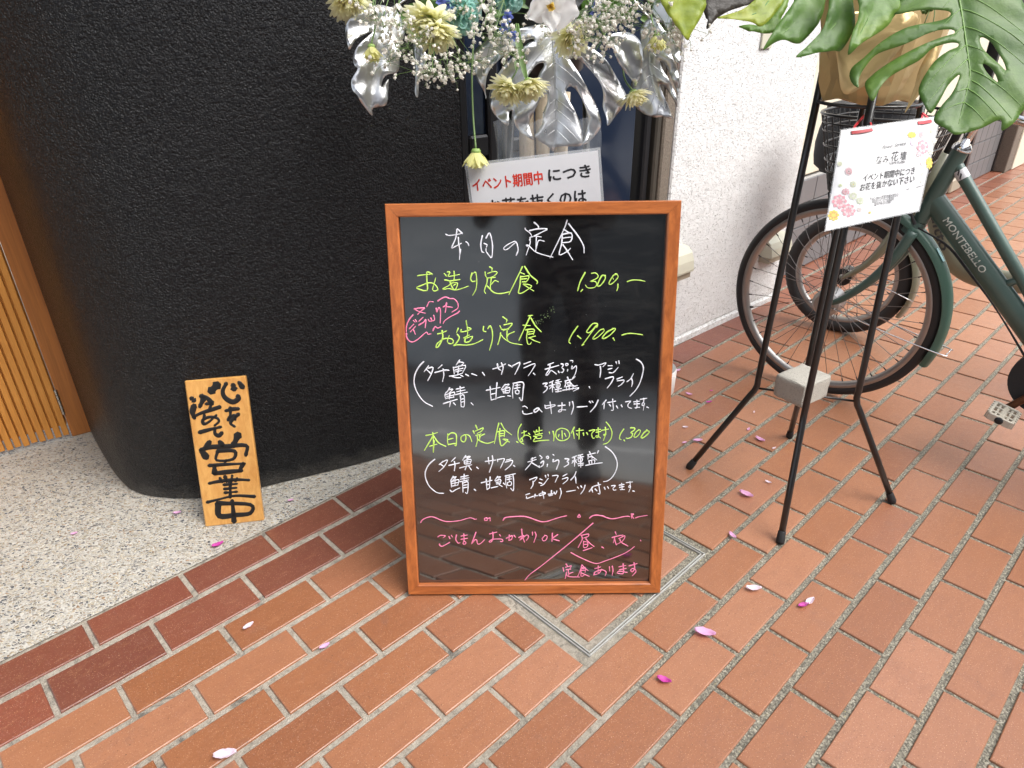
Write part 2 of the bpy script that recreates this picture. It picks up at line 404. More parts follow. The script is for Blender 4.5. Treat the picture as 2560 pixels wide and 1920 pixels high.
def leafm(name, a, b, c3, rough=.44):
    q = NM(name); v = q.map()
    c = q.ramp(q.noise(v, 7, 4, .6, .5), [(.3, a), (.5, b), (.72, c3)])
    c = q.mix(c, tuple(x*.72 for x in a), q.ramp(q.noise(q.map((1, 6, 1)), 40, 4), [(.5, (0, 0, 0)), (.8, (.5, .5, .5))]))
    q.col(c).rough(rough).set(Specular_IOR_Level=.6, Subsurface_Weight=.0); q.bump(q.noise(v, 20, 2, .5), .002).bump(q.noise(v, 250, 2), .0003)
    # thin leaf: part of the light passes through
    tr = q.n('ShaderNodeBsdfTranslucent'); q.l(c, tr.inputs[0]); mx = q.n('ShaderNodeMixShader'); mx.inputs[0].default_value = .38
    out = [n for n in q.t.nodes if n.type == 'OUTPUT_MATERIAL'][0]
    q.l(q.b.outputs[0], mx.inputs[1]); q.l(tr.outputs[0], mx.inputs[2]); q.l(mx.outputs[0], out.inputs[0])
    return q.m
M_LEAF = leafm('monstera_green', (.06, .15, .025), (.10, .21, .035), (.17, .30, .05))
M_LEAF2 = leafm('monstera_mid_green', (.08, .19, .03), (.15, .30, .045), (.30, .42, .07))
M_LEAFY = leafm('yellow_green_leaf', (.2, .3, .035), (.36, .45, .05), (.5, .52, .07))
M_LEAFD = simple('wilted_dark_leaf', (.035, .03, .025), .5, bump=.004, bsc=40)
M_MIDRIB = simple('leaf_rib_green', (.15, .28, .06), .45)
def silver():
    q = NM('silver_leaf'); v = q.map()
    c = q.mix((.52, .53, .54), (.72, .73, .74), q.noise(v, 10, 4)); c = q.mix(c, (.62, .42, .36), q.ramp(q.noise(v, 5, 3), [(.6, (0, 0, 0)), (.8, (.45, .45, .45))]))
    q.col(c).rough(q.ramp(q.noise(v, 18, 3), [(.3, (.26, .26, .26)), (.7, (.36, .36, .36))])).set(Metallic=1.)
    q.bump(q.noise(v, 11, 1, .4, .4), .0016).bump(q.noise(v, 150, 3, .6), .0002); return q.m
M_SILVER = silver()
def petalm(name, a, b, tl=.35, rough=.5):
    q = NM(name); v = q.map(); c = q.mix(a, b, q.noise(v, 60, 3)); q.col(c).rough(rough)
    tr = q.n('ShaderNodeBsdfTranslucent'); q.l(c, tr.inputs[0]); mx = q.n('ShaderNodeMixShader'); mx.inputs[0].default_value = tl
    out = [n for n in q.t.nodes if n.type == 'OUTPUT_MATERIAL'][0]
    q.l(q.b.outputs[0], mx.inputs[1]); q.l(tr.outputs[0], mx.inputs[2]); q.l(mx.outputs[0], out.inputs[0]); return q.m
M_MUM = petalm('pale_yellow_petal', (.94, .92, .56), (.96, .95, .78), .55); M_MUMD = petalm('dull_yellow_petal', (.80, .79, .32), (.90, .89, .54), .55)
M_CARN = petalm('teal_white_petal', (.24, .72, .64), (.80, .88, .84), .45); M_BLUE = petalm('blue_petal', (.12, .16, .55), (.28, .34, .78), .45)
M_ORCH = petalm('white_petal', (.92, .92, .92), (.95, .95, .94), .45); M_ORCY = petalm('orchid_yellow', (.85, .62, .06), (.9, .75, .3))
M_GYP = petalm('gypsophila_white', (.84, .80, .70), (.93, .93, .90)); M_STEM = simple('green_stem', (.12, .2, .06), .5); M_STEMD = simple('dark_stem', (.06, .07, .04), .5)
M_BUD = simple('green_bud', (.25, .38, .1), .5)
M_PET1 = petalm('pink_petal', (.78, .36, .66), (.86, .62, .80)); M_PET2 = petalm('magenta_petal', (.55, .04, .33), (.75, .12, .55)); M_PET3 = petalm('pale_petal', (.84, .68, .80), (.88, .82, .86))

# ------------------------------------------------------------------ ground
rd = random.Random(4)
G = bpy.data.objects
def sheet(name, poly, z, mat):
    o = mesh(name, [(p[0], p[1], z) for p in poly], [tuple(range(len(poly)))], mat); o['kind'] = 'structure'; return o
# mortar bed that carries the bricks
EDGE = -.22
k0 = Vector((-.54, -.70, 0)); kd = Vector((1.07, .72, 0)).normalized(); kn = Vector((kd.y, -kd.x, 0))       # kerb line, and the way out to the road
def kp(a, b, z=0.): q = k0+kd*a+kn*b; return Vector((q.x, q.y, z))
bed = sheet('brick_pavement', [B(-14, EDGE-.3), B(60, EDGE-.3), kp(16, .1), kp(-3.5, .1)][::-1], -.0045, M_MORTAR)
sheet('subsoil', [(-60, -60), (60, -60), (60, 60), (-60, 60)], -.16, M_MORTAR)
VL = [-.22, .87, 2.0, 3.02, 4.02, 5.01, 6.01, 7.01, 8.03, 9.0]
def vline(k):
    return VL[k] if 0 <= k < len(VL) else float(k)
CU0, CU1, CV0, CV1 = 2.44, 4.51, 3.82, 7.94           # the inlaid access cover, in brick units
L0 = 1-.048
def unit_brick(L, Wd, key, cache={}):
    key = (round(L, 2), round(Wd, 2), key)
    if key in cache: return cache[key]
    hx, hy, b, t = L/2, Wd/2, .0022, .0009
    r_ = random.Random(hash(key) & 1023)
    V = []
    for z, d in ((-.02, 0), (-.0025, 0), (-t, b*.4), (0, b)):
        for sx, sy in ((-1, -1), (1, -1), (1, 1), (-1, 1)):
            V.append((sx*(hx-d), sy*(hy-d), z))
    F = [(i*4+k, i*4+(k+1) % 4, i*4+4+(k+1) % 4, i*4+4+k) for i in range(3) for k in range(4)]+[(12, 13, 14, 15)]
    me = bpy.data.meshes.new('brick'); me.from_pydata(V, [], F); me.materials.append(M_BRICK); me.update()
    cache[key] = me; return me
specs = []
for r in range(1, 25):
    v0, v1 = vline(r-1), vline(r)
    for m in range(-14, 60):
        u0 = m+(0 if r % 2 else .5); u1 = u0+1
        a, b_ = u0, u1; segs = [(a, b_)]
        if v1 > CV0-.1 and v0 < CV1-.15 and b_ > CU0-.1 and a < CU1+.1:
            segs = []
            if a < CU0-.2: segs.append((a, CU0-.09))
            if b_ > CU1+.2: segs.append((CU1+.09, b_))
        for a, b_ in segs:
            if b_-a < .16: continue
            P = B((a+b_)/2, (v0+v1)/2)
            if (P-Vector((-.54, -.70, 0))).dot(Vector((.558, -.830, 0))) > .02: continue
            specs.append((P, (b_-a), (v1-v0)*WR, r, a, b_))
def visible(P):
    q = Vector(P)-CP
    if q.dot(_f) < .2: return False
    x, y, z = proj(P); mg = 190*1.3/z
    return -mg < x < 2560+mg and -mg < y < 1920+mg
def hidden(P, r):
    u, v = uv_of(P)
    return False
vis = sorted([s for s in specs if visible(s[0])], key=lambda s: proj(s[0])[2])
near = vis[:300]; nearset = set(id(s) for s in near); far = [s for s in specs if id(s) not in nearset]
def darkness(r, u):
    if r <= 2: return 1. if u < 12 else .75
    if r == 3 and u > 4: return .35
    if r == 4 and u > 6: return .15
    return 0.
ROTB = Matrix.Rotation(YAW, 4, 'Z')
for P, L, Wd, r, a, b_ in near:
    me = unit_brick((L-.052)*S, (Wd-.064)*S, rd.randrange(1))
    o = bpy.data.objects.new('brick', me)
    Wm = Matrix.Translation(P+BU*rd.uniform(-.0012, .0012)+BV*rd.uniform(-.001, .001)+Vector((0, 0, rd.uniform(-.0012, .0008)))) @ ROTB @ Matrix.Rotation(rd.gauss(0, .004), 4, 'Z') @ Matrix.Rotation(rd.gauss(0, .004), 4, 'X')
    put(o, bed, Wm)
    dk = darkness(r, (a+b_)/2); o.color = (dk+(rd.uniform(-.1, .1) if dk else (rd.uniform(.1, .3) if rd.random() < .12 else 0)), 0, 0, 1)
fb = MB(); tint = []; dkl = []
for P, L, Wd, r, a, b_ in far:
    hx, hy = (L-.052)*S/2, (Wd-.064)*S/2; t = rd.random(); dk = darkness(r, (a+b_)/2); c = P+Vector((0, 0, rd.uniform(-.001, .0005)))
    V, F = [], []
    for z, d in ((-.01, 0), (-.0015, 0), (0, .0018)):
        for sx, sy in ((-1, -1), (1, -1), (1, 1), (-1, 1)): V.append(c+BU*(sx*(hx-d))-BV*(sy*(hy-d))+Vector((0, 0, z)))
    F = [(i*4+k, i*4+(k+1) % 4, i*4+4+(k+1) % 4, i*4+4+k) for i in range(2) for k in range(4)]+[(8, 9, 10, 11)]
    fb.add(V, F); tint += [t]*12; dkl += [dk]*12
fo = fb.obj('brick', M_BRICKS, bed); fo['kind'] = 'stuff'
for nm, arr in (('tint', tint), ('dark', dkl)):
    at = fo.data.attributes.new(nm, 'FLOAT', 'POINT'); at.data.foreach_set('value', arr)
# inlaid cover
cov = thing('access_cover', 'square metal-edged access cover inlaid with clay bricks, under the right foot of the menu board', 'access cover', B((CU0+CU1)/2, (CV0+CV1)/2))
def rectbar(u0, v0, u1, v1, z0, z1, mat, name, parent, bev=.0006):
    c = B((u0+u1)/2, (v0+v1)/2, (z0+z1)/2)
    V, F = box(c, BU, BV, (0, 0, 1), abs(u1-u0)*S/2, abs(v1-v0)*S*WR/2, (z1-z0)/2, bev)
    return mesh(name, V, F, mat, parent)
t1 = .012
for gap, z1 in ((0, .0012), (.030, .0008)):
    a0, a1, c0, c1 = CU0+gap, CU1-gap, CV0+gap*2, CV1-gap*2
    rectbar(a0, c0, a0+t1, c1, -.012, z1, M_EDGE, 'metal_edge', cov); rectbar(a1-t1, c0, a1, c1, -.012, z1, M_EDGE, 'metal_edge', cov)
    rectbar(a0+t1, c0, a1-t1, c0+2*t1, -.012, z1, M_EDGE, 'metal_edge', cov); rectbar(a0+t1, c1-2*t1, a1-t1, c1, -.012, z1, M_EDGE, 'metal_edge', cov)
rows = [(7.68, 6.92), (6.80, 5.95), (5.83, 5.0), (4.88, 4.1)]
for i, (va, vb) in enumerate(rows):
    cuts = [CU0+.11, 3.42, CU1-.11] if i % 2 == 0 else [CU0+.11, 2.86, 3.86, CU1-.11]
    for a, b_ in zip(cuts, cuts[1:]):
        me = unit_brick((b_-a-.05)*S, (va-vb)*WR*S, 7)
        o = bpy.data.objects.new('brick', me); o.color = (.15, 0, 0, 1); put(o, cov, Matrix.Translation(B((a+b_)/2, (va+vb)/2, -.0005)) @ ROTB)

# pebble-washed apron of the entrance
wallpts = [(-1.47, 2.06), (-1.425, 1.99), (-1.298, 1.832), (-1.183, 1.702), (-1.09, 1.631), (-.962, 1.604), (-.839, 1.616), (-.695, 1.672), (-.473, 1.768), (-.338, 1.842), (-.128, 1.965)]
wc = spline([Vector((a, b, 0)) for a, b in wallpts], 8)
pe = [B(-14, EDGE), B(10, EDGE), B(10, -4), (.2, 3.2, 0), (-4, 3.2, 0), B(-14, -20)]
sheet('pebble_pavement', [B(-14, EDGE+.04), B(8.6, EDGE+.04), B(8.6, -7), B(-14, -16)], -.0005, M_PEB)

# ------------------------------------------------------------------ buildings
H = 3.1
# curved black wall, front skin with thickness behind
back = [Vector(wc[-1])+Vector((-.10, .17, 0)), Vector((-.6, 2.3, 0)), Vector((-1.3, 2.5, 0))]
nseg = 40
V = []; F = []
P = wc; n = len(P)
for k in range(nseg+1):
    z = .004+H*k/nseg
    for i, p in enumerate(P): V.append((p.x, p.y, z))
for k in range(nseg):
    for i in range(n-1): F.append((k*n+i, k*n+i+1, (k+1)*n+i+1, (k+1)*n+i))
b0 = len(V)
e = P[-1]; e2 = e+Vector((-.08, .16, 0)); s0 = P[0]; s2 = Vector((-1.35, 2.35, 0))
for p in (e, e2, s2, s0):
    V.append((p.x, p.y, .004)); V.append((p.x, p.y, H+.004))
for i in range(3): F.append((b0+2*i, b0+2*i+2, b0+2*i+3, b0+2*i+1))
tag(mesh('curved_wall', V, F, M_BLACK, None, True, auto=35), 'black textured stucco wall that curves round beside the slatted door', 'wall')
# white wall
def wallbox(name, u0, v0, u1, v1, th, z0, z1, mat, parent=None, bev=.006):
    a, b_ = B(u0, v0), B(u1, v1); d = (b_-a); L = d.length; d.normalize(); nn = Vector((d.y, -d.x, 0))   # nn points out (+v)
    c = (a+b_)/2 - nn*(th/2); c.z = (z0+z1)/2
    Vv, Ff = box(c, d, nn, (0, 0, 1), L/2, th/2, (z1-z0)/2, bev); return mesh(name, Vv, Ff, mat, parent)
ww = thing('white_wall', 'white rough stucco wall between the dark doorway and the bicycles', 'wall', B(10.5, 1))
wallbox('wall', 8.46, .79, 12.62, 1.215, .22, .035, H, M_WHITE, ww)
wallbox('footing', 8.46, .825, 12.64, 1.25, .25, -.01, .034, M_WHITE, ww, .012)
wallbox('side_face', 12.63, 1.1, 12.66, -.5, .3, 0, H, M_WHITE, ww)
# doorway next to it
dw = thing('doorway', 'dark glazed doorway with bronze frames behind the silver leaves', 'doorway', B(6.5, .2))
wallbox('stone_jamb', 8.20, .70, 8.455, .73, .2, 0, H, M_STONE, dw)
wallbox('frame', 8.06, .62, 8.19, .635, .12, 0, H, M_FRAMEG, dw)
wallbox('frame', 7.90, .45, 8.05, .465, .12, 0, H, M_DARKF, dw)
wallbox('glass', 4.3, -.55, 7.80, .2, .02, .08, H, M_NAVY, dw)
wallbox('frame', 4.52, -.33, 4.66, -.30, .09, 0, H, M_DARKF, dw)
wallbox('frame', 4.98, -.25, 5.14, -.22, .07, 0, H, M_DARKF, dw)
wallbox('frame', 5.24, -.20, 5.30, -.18, .06, 0, H, M_FRAMEG, dw)
wallbox('sill', 4.4, -.3, 7.85, .36, .1, 0, .078, M_DARKF, dw)
wallbox('middle_rail', 4.67, -.29, 4.97, -.23, .05, .86, .92, M_DARKF, dw)
wallbox('middle_rail', 5.31, -.17, 6.2, .0, .05, .86, .90, M_DARKF, dw)
# farther shop front on the right
fs = thing('tiled_shop_wall', 'cream wall over a grey tiled plinth, beyond the bicycles', 'wall', B(19, .1))
wallbox('wall', 12.7, .02, 25.6, .02, .2, .5, H, M_CREAM, fs)
wallbox('tile_backing', 12.7, .06, 25.6, .06, .2, 0, .49, M_GROUT, fs)
def tiles(u0, u1, v, z0, z1, du, dz, parent):
    d = BU; rows_ = int(round((z1-z0)/dz)); cols = int(round((u1-u0)/du)); me = None
    for i in range(rows_):
        for j in range(cols):
            if me is None:
                Vv, Ff = box((0, 0, 0), (1, 0, 0), (0, 1, 0), (0, 0, 1), du*S/2-.003, .006, dz/2-.003, .0015)
                me = bpy.data.meshes.new('tile'); me.from_pydata([tuple(q) for q in Vv], [], Ff); me.materials.append(M_TILE)
            o = bpy.data.objects.new('tile', me); p = B(u0+(j+.5)*du, v, z0+(i+.5)*dz); put(o, parent, Matrix.Translation(p) @ ROTB)
tiles(12.8, 19.0, .09, .005, .485, 1.03, .12, fs)
dd = thing('dark_shop_door', 'brown door recess with a beige tiled step far behind the green bicycle', 'doorway', B(26.2, .2))
wallbox('door', 25.6, -.6, 26.8, -.6, .05, 0, H, M_DARKF, dd)
wallbox('step', 25.5, .25, 26.55, .25, .35, 0, .1, M_BEIGEP, dd, .01)
wallbox('post', 26.6, .2, 26.86, .2, .1, 0, H, M_DARKF, dd)
ft = thing('far_tiled_wall', 'cream wall with grey tiles at its foot near the right edge of the view', 'wall', B(28.5, 0))
wallbox('wall', 26.87, -.02, 30.4, -.02, .2, .62, H, M_CREAM, ft)
wallbox('tile_backing', 26.87, .02, 30.4, .02, .2, 0, .61, M_GROUT, ft)
tiles(26.95, 30.35, .05, .005, .605, .68, .15, ft)
fe = thing('far_door_frame', 'dark post and brown stone frame at the end of the tiled wall', 'door frame', B(30.8, .5))
wallbox('post', 30.42, .15, 30.9, .15, .1, 0, H, M_DARKF, fe)
wallbox('stone_jamb', 30.55, .95, 31.3, .95, .35, 0, H, M_STONE, fe)
tag(wallbox('cream_wall', 31.32, 1.05, 46, 1.35, .2, 0, H, M_CREAM), 'plain cream wall running off at the far right edge', 'wall')
# unseen overhang added over the entrances, lengthened on the left to darken the paving
so = mesh('shading_soffit', *prism([B(-14, 8), B(1.5, 8), B(1.5, 2.6), B(8.2, 2.6), B(8.2, -16), B(-14, -16)], H+.01, H+.25), M_SHADING_SOFFIT); so['kind'] = 'structure'
# ---- slatted door
d0 = Vector((-1.634, 1.841, 0)); d1 = Vector((-1.42, 1.978, 0)); dv = (d1-d0).normalized(); dn = Vector((dv.y, -dv.x, 0))
if dn.dot(-d0) < 0: dn = -dn
def doorx(px, py): q = gz(px, py) - d1; return q.dot(dv)
dpost = thing('door_post', 'dark cedar post between the slatted door and the black wall', 'door post', d1)
xp = doorx(184, 1086)
mesh('post', *box(d1+dv*(xp*.5+.008)+Vector((0, 0, H/2))-dn*.035, dv, dn, (0, 0, 1), -xp/2+.012, .037, H/2, .003), M_DOORP, dpost)
door = thing('slatted_door', 'orange cedar door of narrow upright slats at the left edge', 'door', d1+dv*(xp-.45))
xl = xp-.008; DW = .95
mesh('door_panel', *box(d1+dv*(xl-DW/2)+Vector((0, 0, 1.12))-dn*.03, dv, dn, (0, 0, 1), DW/2, .012, 1.08, .002), M_DOORW, door)
pitch = .0224
sm = None
for i in range(int(DW/pitch)):
    if sm is None:
        Vv, Ff = box((0, 0, 0), (1, 0, 0), (0, 1, 0), (0, 0, 1), .0083, .009, 1.095, .001)
        sm = bpy.data.meshes.new('slat'); sm.from_pydata([tuple(q) for q in Vv], [], Ff); sm.materials.append(M_DOORW)
    o = bpy.data.objects.new('slat', sm)
    put(o, door, Matrix.Translation(d1+dv*(xl-.010-pitch*i)+Vector((0, 0, 1.107+rd.uniform(-.002, .003)))-dn*.0085) @ Matrix.Rotation(math.atan2(dv.y, dv.x), 4, 'Z'))
hz = onp(168, 1000, d1+dn*.004, dn).z
hg = MB()
for k in range(5): hg.add(*tube([d1+dv*(xp-.004)+dn*.006+Vector((0, 0, hz-.045+.018*k)), d1+dv*(xp-.004)+dn*.006+Vector((0, 0, hz-.045+.018*k+.0165))], .0045, 10))
hg.obj('hinge', M_STEEL, door, auto=40)

# ------------------------------------------------------------------ menu board
BL = Vector((-.2545, 1.2255, 0)); BR = Vector((.3455, 1.2195, 0)); bx = (BR-BL).normalized()
TH = math.radians(12.2); bn0 = Vector((bx.y, -bx.x, 0)); bn0 = bn0 if bn0.y < 0 else -bn0
bup = Vector((0, 0, 1))*math.cos(TH)-bn0*math.sin(TH); bn = bn0*math.cos(TH)+Vector((0, 0, 1))*math.sin(TH)
BW, BH, FW = .6, .902, .0262
ba = BL+bup*.002
menu = thing('menu_board', 'large black handwritten lunch menu board in an orange-brown wooden frame', 'menu board', (BL+BR)/2)
def bp(x, y, z=0.): return ba+bx*x+bup*y+bn*z
def member(p, q, inner_p, inner_q, name, mat):
    # mitred moulding with a small inner bevel
    o1, o2, i1, i2 = p, q, inner_p, inner_q
    V = []
    for (o_, i_) in ((o1, i1), (o2, i2)):
        dx, dy = (i_[0]-o_[0]), (i_[1]-o_[1])
        for t, z in ((0, -.012), (0, .010), (.06, .0125), (.9, .0125), (1, .0105), (1, .001)):
            V.append(bp(o_[0]+dx*t, o_[1]+dy*t, z))
    F = [(k, k+1, 7+k, 6+k) for k in range(5)]+[(5, 0, 6, 11), (0, 5, 4, 3, 2, 1), (6, 7, 8, 9, 10, 11)]
    return mesh(name, V, F, mat, menu)
g_ = .0003
member((0, 0), (0, BH), (FW, FW+g_), (FW, BH-FW-g_), 'frame_side', M_FRAMEV); member((BW, 0), (BW, BH), (BW-FW, FW+g_), (BW-FW, BH-FW-g_), 'frame_side', M_FRAMEV)
member((g_, 0), (BW-g_, 0), (FW+g_, FW), (BW-FW-g_, FW), 'frame_rail', M_FRAMEH); member((g_, BH), (BW-g_, BH), (FW+g_, BH-FW), (BW-FW-g_, BH-FW), 'frame_rail', M_FRAMEH)
mesh('board_panel', *box(bp(BW/2, BH/2, -.003), bx, bup, bn, BW/2-.006, BH/2-.006, .003, 0), M_BOARD, menu)
for sx in (.06, BW-.06):
    top = bp(sx, BH-.05, -.022); ft_ = Vector((top.x, top.y+.24, 0.008))
    mesh('back_leg', *tube([top, ft_], .011, 8), M_FRAMEV, menu)
